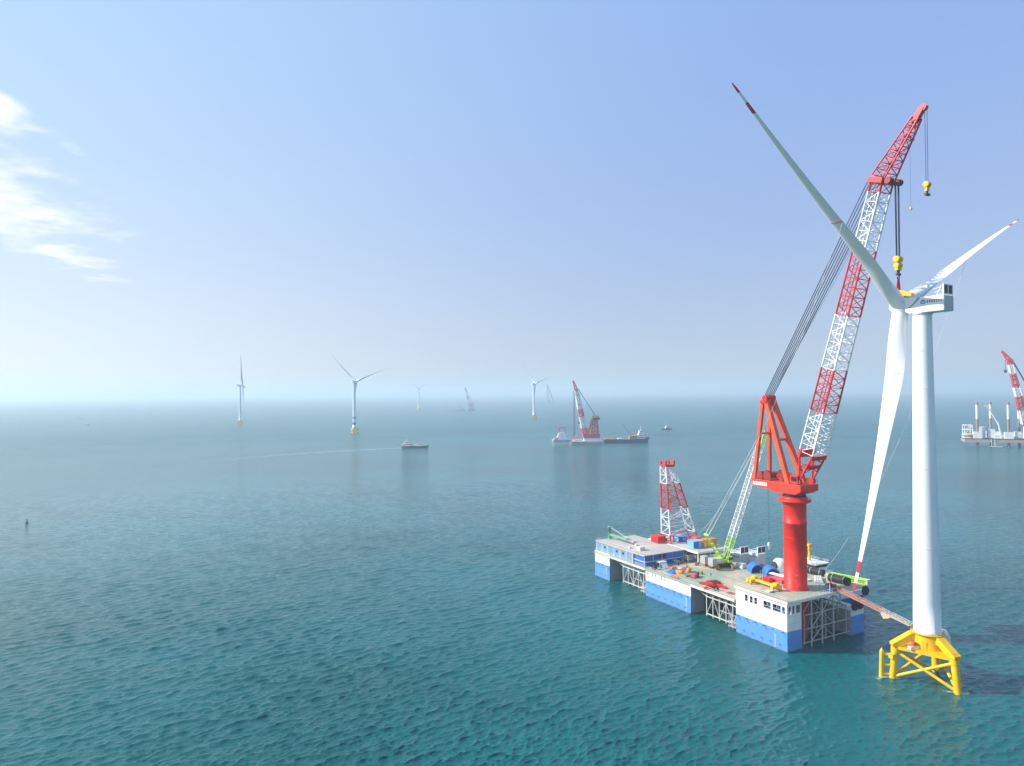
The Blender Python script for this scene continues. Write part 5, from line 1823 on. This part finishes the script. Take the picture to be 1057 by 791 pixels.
# transport barge moored on the far side, carrying nacelles and a hub
tb_ = thing('transport_barge', Bw(48.6, 57, 0), 'low pale cargo barge moored behind the installation barge under two white nacelles', 'barge', BRZ)
m = MB(); m.bx(-9, 9, -42, 42, -2, 5.2); m.build('hull', HBLUE, tb_)
MB().bx(-8.8, 8.8, -41.8, 41.8, 5.2, 5.5).build('deck', DECKP, tb_)
for q in ((-9.0, -8.7, -42, 42, 5.5, 6.6), (8.7, 9.0, -42, 42, 5.5, 6.6), (-8.7, 8.7, -42, -41.7, 5.5, 7.4)):
    MB().bx(*q).build('bulwark', WHITE, tb_)
for i, (t, s, lab) in enumerate(((46.8, 67.6, 'white nacelle waiting on the cargo barge, left one next to the crawler crane'), (53.0, 64.2, 'white nacelle waiting on the cargo barge, right one nearer the red column'))):
    o = thing('turbine_nacelle', Bw(t, s, 7.8), lab, 'nacelle', BRZ, 'spare nacelles')
    src = [c for c in turb.children if c.name.startswith('nacelle')][0]
    c = copy_tree(src, o)
    c.location = (0, 0, -100.7)
    for y in (-4, 2): MB().bx(-2.2, 2.2, y - 0.4, y + 0.4, -2.3, 0).build('cradle', DARK, o)
o = thing('rotor_hub', Bw(56.2, 51, 6.6), 'white rounded rotor hub with dark round sockets behind the blue shelters', 'hub', BRZ)
m = MB(); m.lathe([(1.6, -1.1), (2.3, -0.4), (2.75, 1.0), (2.75, 2.6), (2.3, 3.6), (1.4, 4.3), (0.5, 4.55)], (0, 0, 0), 28); m.build('hub_shell', TURB, o)
for a in (-70, 50, 170):
    d = Vector((math.cos(R(a)), math.sin(R(a)), 0))
    m = MB(); m.bar(d * 2.2 + Vector((0, 0, 1.8)), d * 3.0 + Vector((0, 0, 1.8)), 1.6, 24); m.build('blade_socket', DARK, o)

# tug behind the barge corner
tg = thing('tug_boat', Bw(65.5, 44, 0), 'white and grey tug with a yellow mast moored behind the barge corner', 'tug', BRZ + math.pi)
hull_mesh(34, 11, 4.6, 2.2).build('hull', [HDARK, DECKP], tg)
m = MB(); m.bx(-4.0, 4.0, -14, 8, 4.7, 7.6); dk = m.build('deckhouse', WHITE, tg, bevel=0.1)
MB().bx(-4.04, 4.04, -10, 6, 6.2, 7.0).build('window', GLASS, dk)
m = MB(); m.bx(-3.3, 3.3, -3.5, 5.5, 7.6, 10.4); wh_ = m.build('wheelhouse', WHITE, tg, bevel=0.12)
MB().bx(-3.35, 3.35, -3.0, 5.56, 9.0, 9.9).build('window', GLASS, wh_)
MB().bx(-3.8, 3.8, -4.0, 6.2, 10.4, 10.6).build('wheelhouse_roof', WHITE, tg)
m = MB(); m.bar((0, 0, 10.6), (0, 0, 16.5), 0.5, 10); m.bar((-1.8, 0, 15.0), (1.8, 0, 15.0), 0.22); m.bx(-1.1, 1.1, -0.8, 0.8, 16.4, 17.2); m.bar((0, 0, 17.2), (0.7, 0, 18.3), 0.12); m.build('mast', YEL, tg)
m = MB(); rail(m, [(-3.7, -3.9), (-3.7, 6.1), (3.7, 6.1), (3.7, -3.9)], 10.6, 1.0, 1.8, 0.05); m.build('hand_rail', PALE, tg)
m = MB(); m.bx(-2.4, -1.0, -9, -7, 7.6, 10.8); m.build('funnel', DARK, tg); m = MB(); m.bx(1.0, 2.4, -9, -7, 7.6, 10.8); m.build('funnel', DARK, tg)
MB().bx(-3.0, 3.0, -12.5, -11, 7.6, 8.8).build('store_locker', PALE, tg)


def vessel(name, xy, rz, L, B, D, label, cat, hullm, deckm, sheer=1.2):
    o = thing(name, (xy[0], xy[1], 0), label, cat, rz)
    hull_mesh(L, B, D, sheer).build('hull', [hullm, deckm], o)
    return o


# ship under way, with its wake
v = vessel('supply_ship', (-141, 994), R(-97), 40, 8.5, 2.8, 'dark blue low supply ship under way, trailing a long pale wake', 'ship', HDARK, DECKP)
wheelhouse('deckhouse', v, -13, 6, 2.9, ((14, 7.4, 3.0), (9, 6.6, 2.8), (5, 5, 2.4)))
m = MB(); m.bx(-2.8, 2.8, -5, 3, 2.9, 5.2); m.build('cargo_hatch', PALE, v)
m = MB(); m.bar((0, -4, 2.9), (0, -4, 9.5), 0.18); m.bar((0, -4, 9.0), (0, 2, 5.4), 0.12); m.build('derrick', PALE, v)
MB().bar((0, -13, 11), (0, -13, 15), 0.2).build('mast', PALE, v)
MB().bx(-2.4, 2.4, 8, 13, 2.9, 3.6).build('cargo_box', PINK, v)

# foam: wakes and the splash round the jacket leg
FOAM = bpy.data.materials.new('foam'); FOAM.use_nodes = True
_t = NT(FOAM.node_tree); _b = FOAM.node_tree.nodes['Principled BSDF']
_co = _t.n('ShaderNodeNewGeometry').outputs['Position']
_fn = _t.noise(_co, 0.25, 6, 0.7, 0.5)
_uv = _t.n('ShaderNodeAttribute', attribute_name='edge').outputs['Fac']
_b.inputs['Base Color'].default_value = (0.62, 0.68, 0.70, 1)
_b.inputs['Roughness'].default_value = 0.7
_t.put(_b.inputs['Alpha'], _t.math('MULTIPLY', _t.smooth(_t.math('ADD', _fn, _t.math('MULTIPLY', _uv, 0.35)), 0.56, 0.90), 0.6, clamp=True))


def foam_strip(pts, w0, w1, label, z=0.22, strength0=1.0, strength1=0.0, name='wake_foam'):
    me = bpy.data.meshes.new(name)
    n = len(pts); vs, fs, ed = [], [], []
    for k, p in enumerate(pts):
        f = k / (n - 1)
        d = (Vector(pts[min(n - 1, k + 1)]) - Vector(pts[max(0, k - 1)])).normalized()
        sd_ = Vector((-d.y, d.x, 0))
        for j in range(5):
            o_ = (j - 2) / 2
            q = Vector(p) + sd_ * o_ * (w0 + (w1 - w0) * f) / 2
            vs.append((q.x, q.y, z))
            ed.append((1 - abs(o_)) * (strength0 + (strength1 - strength0) * f))
    for k in range(n - 1):
        for j in range(4):
            a = k * 5 + j
            fs.append((a, a + 1, a + 6, a + 5))
    me.from_pydata(vs, [], fs)
    at = me.attributes.new('edge', 'FLOAT', 'POINT')
    at.data.foreach_set('value', ed)
    me.materials.append(FOAM)
    o = bpy.data.objects.new(name, me)
    COL.objects.link(o)
    tag(o, label, kind='stuff')
    return o


wk = [(-160, 991, 0)]
for k in range(1, 40):
    f = k / 39
    wk.append((-160 - 250 * f, 991 - 105 * f - 125 * f * f, 0))
foam_strip(wk, 8, 32, 'long pale wake curving away behind the dark supply ship', strength0=1.35, strength1=0.1)
l0 = LEGW[0]
foam_strip([(l0.x - 5.0, l0.y - 1.5, 0), (l0.x - 3.4, l0.y - 0.5, 0), (l0.x - 1.5, l0.y, 0), (l0.x + 1.5, l0.y - 1, 0)], 4.0, 1.5, 'white splash of foam round the left jacket leg', z=0.3, strength0=0.9, strength1=0.7)
foam_strip([(LEGW[1].x - 3.5, LEGW[1].y + 1, 0), (LEGW[1].x - 1.5, LEGW[1].y, 0), (LEGW[1].x + 1.5, LEGW[1].y - .6, 0), (LEGW[1].x + 3, LEGW[1].y, 0)], 2.2, 2.5, 'thin foam round the right jacket leg', z=0.3, strength0=0.7, strength1=0.7)
# small tug far off
v = vessel('small_tug', (317, 1405), R(-80), 22, 7, 2.6, 'tiny dark tug with white wheelhouse far right of the crane vessel', 'tug', HDARK, DECKP)
wheelhouse('wheelhouse', v, 1, 5, 2.7, ((8, 5, 2.6), (5, 4, 2.6)))
MB().bar((0, 0, 7.9), (0, 0, 12), 0.2).build('mast', WHITE, v)
foam_strip([(306, 1403, 0)] + [(306 - 4 * k, 1403 + .6 * k, 0) for k in range(1, 14)], 4, 9, 'short wake behind the tiny tug', strength0=1.1, strength1=0.2)
foam_strip([(329, 1407, 0)] + [(329 + 2 * k, 1407, 0) for k in range(1, 6)], 6, 2, 'bow wave of the tiny tug', strength0=1.1, strength1=0.5)
for xy, lab in (((-1154, 1853), 'faint speck of a boat far left, nearer of the two'), ((-1491, 2353), 'faint speck of a boat far left, farther of the two')):
    v = vessel('fishing_boat', xy, R(70), 13, 4, 1.6, lab, 'boat', HDARK, DECKP)
    wheelhouse('wheelhouse', v, -3, 3, 1.6, ((3.5, 2.6, 2.6),))
by = thing('buoy', (-307, 432, 0), 'small dark channel buoy alone on the sea at the left', 'buoy')
MB().lathe([(0.2, -0.6), (0.8, -0.4), (0.85, 0.5), (0.5, 0.9)], (0, 0, 0), 14).build('float_body', DARK, by)
MB().bar((0, 0, 0.9), (0, 0, 2.2), 0.12).lathe([(0.3, 1.5), (0.3, 2.3)], (0, 0, 0), 10).build('top_mark', DARK, by)
by = thing('buoy', (197, 330, 0), 'small pale orange marker buoy alone beyond the white tower', 'buoy')
MB().lathe([(0.2, -0.4), (0.6, -0.2), (0.6, 0.4), (0.2, 0.7)], (0, 0, 0), 14).build('float_body', ORANGE, by)

# ---- small construction platform on many legs
pf = thing('work_platform', (72, 1004, 0), 'white jack-up work platform on many thin legs left of the pink crane vessel', 'platform', R(4))
MB().bx(-13, 13, -9, 9, 6.5, 9.5).build('hull', HULLGREY, pf)
m = MB(); m.bx(-13.3, 13.3, -9.3, 9.3, 8.6, 9.7); m.build('deck_rim', LBLUE, pf)
for x in (-12, -8.5, -5, -1.5, 2, 5.5, 9, 12):
    for y in (-8.4, 8.4): MB().bar((x, y, -3), (x, y, 6.5), 0.5, 8).build('leg', PALE, pf)
wheelhouse('deckhouse', pf, 0, 8, 9.7, ((10, 14, 4), (8, 11, 3.5), (6, 8, 3)))
m = MB()
for x in (-3, 5): m.bar((x, 0, 20), (x, 0, 27), 0.5); 
m.bar((-3, 0, 27), (6.5, 0, 27.5), 0.7); m.bar((-5, 0, 9.7), (-5, 0, 24), 0.5); m.bar((-5, 0, 24), (-9, 0, 30), 0.4)
m.build('gantry', PINK, pf)
MB().bx(-11, -6, -6, 6, 9.7, 12).build('lifeboat_deck', ORANGE, pf)
foam_strip([(58 - 5 * k, 1000 + 1.4 * k, 0) for k in range(14)], 4, 16, 'pale streak of disturbed water left of the work platform', strength0=0.85, strength1=0.1)

# ---- pink and white floating crane
fc = thing('floating_crane', (114, 1046, 0), 'pink and white sheerleg crane vessel in mid distance with tall twin-leg boom', 'crane vessel', R(0))
MB().bx(-25, 24, -12, 12, -2, 4.2).build('hull', HULLGREY, fc)
MB().bx(-25.2, 24.2, -12.2, 12.2, 3.3, 4.4).build('rubbing_band', PALE, fc)
MB().bx(-5, 20, -9, 9, 4.4, 8.6).build('deckhouse', HULLWHITE, fc)
PINKR = P('sheerleg_pink', (0.66, 0.07, 0.14), 0.5, 0.2)
MB().bx(-6, 19, -8, 8, 8.6, 14.8).build('machinery_house', PINKR, fc)
m = MB()
for x0 in (2, 17):
    for y in (-7, 7):
        m.bar((x0, y, 14.8), (12.5 + (x0 - 9.5) * 0.42, y * 0.5, 40), 0.9, 8)
for k in range(4):
    z = 14.8 + 25 * (k + 0.6) / 4; f = (k + 0.6) / 4
    for y in (-7, 7):
        yy = y * (1 - 0.5 * f)
        m.bar((2 + (12.5 - 3.15 - 2) * f, yy, z), (17 + (12.5 + 3.15 - 17) * f, yy, z), 0.5)
        m.bar((2 + (12.5 - 3.15 - 2) * f, yy, z), (17 - 1.3 * f, y * (1 - .5 * max(0, f - .2)), z - 5.5), 0.4)
for x0 in (6, 9.5, 13):
    for y in (-7, 7): m.bar((x0, y, 14.8), (10 + (x0 - 6) * .45, y * 0.5, 40), 0.55, 6)
m.build('back_frame', PINKR, fc)
m = MB()
for x in (3.0, 5.5):
    m.bar((x, -5, 9), (9 + x * .4, -3, 38), 0.9, 8)
m.bx(7.0, 18.5, -5, 5, 39.5, 43.0)
m.build('yellow_frame', YEL, fc)
MB().bx(10.5, 19.5, -5.4, 5.4, 36.5, 39.5).build('head_block', DARK, fc)
bft, bhd = Vector((-3, 0, 13)), Vector((-15.5, 0, 82))
m = MB()
def fcm(f): return 0 if (f < 0.20 or 0.42 < f < 0.55) else 1
for y in (-1, 1):
    lattice(m, bft + Vector((0, y * 9, 0)), bhd + Vector((0, y * 3.0, 0)), (0, 1, 0), 5.2, 7.5, 3.6, 5.0, 12, 0.8, 0.45, fcm)
for f in (0.22, 0.45, 0.68, 0.9):
    p = bft.lerp(bhd, f); yy = 9 - 6 * f
    m.bar(p + Vector((0, -yy, 0)), p + Vector((0, yy, 0)), 1.2, 6, 0 if f > .5 else 1)
m.build('boom', [PINKR, BOOMW], fc)
m = MB(); lattice(m, bhd, (-20.5, 0, 96.5), (0, 1, 0), 6, 4.5, 1.6, 1.2, 5, 0.6, 0.35); m.build('fly_jib', PINKR, fc)
m = MB(); m.bx(-18.5, -11.5, -4.5, 4.5, 80.0, 83.6); m.build('boom_head', DARK, fc)
m = MB()
for y in (-3, -1, 1, 3): m.bar((15, y, 40), bhd + Vector((3, y, 1)), 0.32, 4)
m.build('luffing_rope', ROPE, fc)
m = MB()
for x in (-19.5, -18.0):
    for y in (-1.5, 1.5): m.bar((x, y, 81), (x - 0.5, y, 9), 0.26, 4)
m.bar((-11.5, 0, 62), (-12, 0, 33), 0.25, 4); m.bx(-13.2, -10.8, -1, 1, 30, 33)
m.build('hoist_rope', ROPE, fc)
m = MB(); m.bar((-24, -4, 4.4), (-14, -4, 13), 0.9, 6); m.bar((-24, 4, 4.4), (-14, 4, 13), 0.9, 6); m.build('boom_rest', PINK, fc)
MB().bx(-20, -8, -6, 6, 4.4, 6.6).build('deck_store', PALE, fc)

# ---- deck cargo ship alongside
cs = vessel('cargo_ship', (178, 1066), R(-90), 72, 15, 5.0, 'blue deck cargo ship with white bridge at its right end beside the crane vessel', 'ship', HBLUE, DECKR, 3.0)
z = wheelhouse('deckhouse', cs, 22, 10, 5.6, ((12, 12, 3.6), (9, 11, 3.2), (7, 9, 3.0), (5, 8, 2.8)))
MB().bar((0, 22, z), (0, 22, z + 7), 0.4).bar((-2, 22, z + 4), (2, 22, z + 4), 0.25).build('mast', WHITE, cs)
for y, h_, c_ in ((-30, 1.6, ORANGE), (-20, 1.2, WOOD), (-10, 1.4, PALE), (8, 5.0, WOOD)):
    MB().bx(-5.5, 5.5, y - 4, y + (9 if h_ > 4 else 4), 5.0, 5.0 + h_).build('deck_cargo', c_, cs)
m = MB(); m.bar((0, 5, 5), (0, 5, 13), 0.9, 8); m.bar((0, 5, 13), (0, -6, 29), 0.55, 6, 0, 0.3); m.build('deck_crane', PINK, cs)
MB().bar((0, 33, 7.5), (0, 33, 14), 0.3).build('fore_mast', PALE, cs)
MB().bx(-4, 4, 13, 15.5, 10.5, 12.5).build('lifeboat', ORANGE, cs)

# ---- faint crane vessel in the haze
hv = thing('crane_vessel', (-187, 2985, 0), 'faint crane vessel in the haze with a steep boom, left of the hazy turbine', 'crane vessel', 0)
MB().bx(-8, 26, -10, 10, -2, 9).build('hull', HULLGREY, hv)
MB().bx(2, 20, -8, 8, 9, 34).build('crane_house', PALE, hv)
m = MB(); lattice(m, (4, 0, 14), (-18, 0, 102), (0, 1, 0), 14, 9, 4, 3, 10, 1.1, 0.6, lambda f: int(f * 5) % 2); m.build('boom', [PINKR, BOOMW], hv)
m = MB(); m.bar((18, 0, 34), (-16, 0, 96), 0.6, 4); m.build('luffing_rope', ROPE, hv)
hb_ = vessel('tender_ship', (-226, 2975), R(-90), 42, 12, 5, 'pale tender ship in the haze beside the faint crane vessel', 'ship', HULLGREY, DECKP, 2)
wheelhouse('deckhouse', hb_, 3, 8, 5, ((16, 10, 5), (10, 9, 5)))

# ---- ghostly lattice derrick near the horizon
dk_ = thing('derrick_vessel', (268, 4850, 0), 'ghostly lattice derrick vessel on the horizon right of the hazy turbine', 'crane vessel', 0)
MB().bx(-24, 34, -12, 12, -2, 14).build('hull', PALE, dk_)
m = MB()
lattice(m, (-14, 0, 14), (-18, 0, 132), (0, 1, 0), 14, 12, 5, 4, 8, 1.8, 1.0)
lattice(m, (26, 0, 14), (-15, 0, 126), (0, 1, 0), 14, 8, 5, 3, 8, 1.4, 0.8)
for k in range(4): m.bar((-16, 0, 30 + k * 24), (21 - 8.8 * k, 0, 30 + k * 24), 0.9, 4)
m.build('derrick_frame', GREY, dk_)

# ---- jack-up vessel at the right edge
ju = thing('jackup_vessel', (657, 925, 0), 'jack-up vessel at right with four pale legs and red and white crane', 'jack-up vessel', R(-24))
JH = P('jackup_hull', (0.42, 0.30, 0.27), 0.6, 0.4, (0.3, 0.14, 0.09))
MB().bx(-40, 46, -14, 14, 6.5, 11.5).build('hull', JH, ju)
MB().bx(-40.2, 46.2, -14.2, 14.2, 10.8, 11.7).build('deck_rim', HDARK, ju)
for x, y in ((-25, -10), (-6, 10), (10, -10), (26, 10)):
    m = MB(); m.bar((x, y, -4), (x, y, 38), 1.6, 16, 0); m.bar((x, y, 38), (x, y, 57), 1.6, 16, 1); m.bar((x, y, 57), (x, y, 60.5), 1.62, 16, 2)
    lg = m.build('leg', [P('leg_rust', (0.30, 0.20, 0.16), 0.7, 0.5) if 'leg_rust' not in MATS else MATS['leg_rust'], WHITE, PINK], ju)
    MB().bx(x - 5, x + 5, y - 4, y + 4, 11.7, 20.5).build('jack_house', WHITE, ju)
wheelhouse('deckhouse', ju, 0, 8, 11.7, ((16, 10, 5), (12, 8, 4)))
m = MB(); m.bx(-40, -28, -9, 9, 11.7, 17); acc_ = m.build('accommodation', WHITE, ju); MB().bx(-40.1, -27.9, -9.1, 9.1, 14, 15.2).build('window', GLASS, acc_)
m = MB()
for x in (-39, -30):
    for y in (-8, 8): m.bar((x, y, 17), (x, y, 29), 0.5)
for z in (23, 29):
    for y in (-8, 8): m.bar((-39, y, z), (-30, y, z), 0.45)
    for x in (-39, -30): m.bar((x, -8, z), (x, 8, z), 0.45)
for y in (-8, 8): m.bar((-39, y, 17), (-30, y, 29), 0.35)
m.build('helideck_frame', WHITE, ju)
MB().lathe([(0.3, -4), (1.5, -3), (1.5, 3), (0.3, 4)], (-33, -10.5, 16), 12, axis='X').build('lifeboat', ORANGE, ju)
for x in (-19, -8):
    MB().bx(x - 4, x + 4, -6, 4, 11.7, 27 - (x + 19) * .3).build('superstructure', WHITE, ju)
m = MB()
for q in (-4, 0): m.bar((-6 + q, -14.5, 1), (-6 + q, -14.5, 11), 0.4)
m.bx(-13, 2, -15.5, -13.5, 0.8, 1.6)
m.build('boarding_stage', PALE, ju)
m = MB(); m.bar((3, -8, 11.7), (-1, -8, 34), 1.3, 8); m.bar((0, -8, 30), (-13, -8, 55), 1.3, 8, 0, 0.8); m.bx(-16, -12, -9, -7, 54, 56.5); m.build('deck_crane', PALE, ju)
m = MB(); m.bar((32, -6, 11.7), (32, -6, 28), 5.0, 20); m.build('crane_pedestal', WHITE, ju)
MB().lathe([(5.6, 28), (5.6, 31)], (32, -6, 0), 20).build('slew_ring', RED, ju)
m = MB()
def jm(f): return 1 if (f < 0.22 or 0.40 < f < 0.60 or 0.80 < f < 0.93) else 0
for q in (-1, 1):
    lattice(m, (30, -6 + q * 2.6, 32), (13, -6 + q * 1.6, 117), (0, 1, 0), 4, 8.5, 3, 4.0, 14, 0.75, 0.5, jm)
m.build('boom', [REDB, BOOMW], ju)
m = MB(); lattice(m, (13, -6, 117), (5, -6, 129), (0, 1, 0), 5, 4.4, 1.6, 1.4, 4, 0.7, 0.4); m.bx(10, 16.5, -9, -3, 114.5, 118.5); m.build('fly_jib', REDB, ju)
m = MB()
for y in (-9, -7, -5, -3): m.bar((42, y, 62), (16, y, 117), 0.3, 4)
m.build('luffing_rope', ROPE, ju)
m = MB()
for y in (-9, -3): m.bar((38, y, 31), (42, y, 62), 0.8, 6); m.bar((28, y, 31), (42, y, 62), 0.7, 6)
m.build('a_frame', REDB, ju)
m = MB(); m.bar((8.5, -6, 117), (8.5, -6, 104), 0.3, 4); m.bx(7, 10, -7, -5, 100, 104); m.build('hook_block', DARK, ju)
for x, c_ in ((2, ORANGE), (19, PALE), (41, PALE)): MB().bx(x - 3, x + 3, -5, 5, 11.7, 14.5).build('deck_cargo', c_, ju)
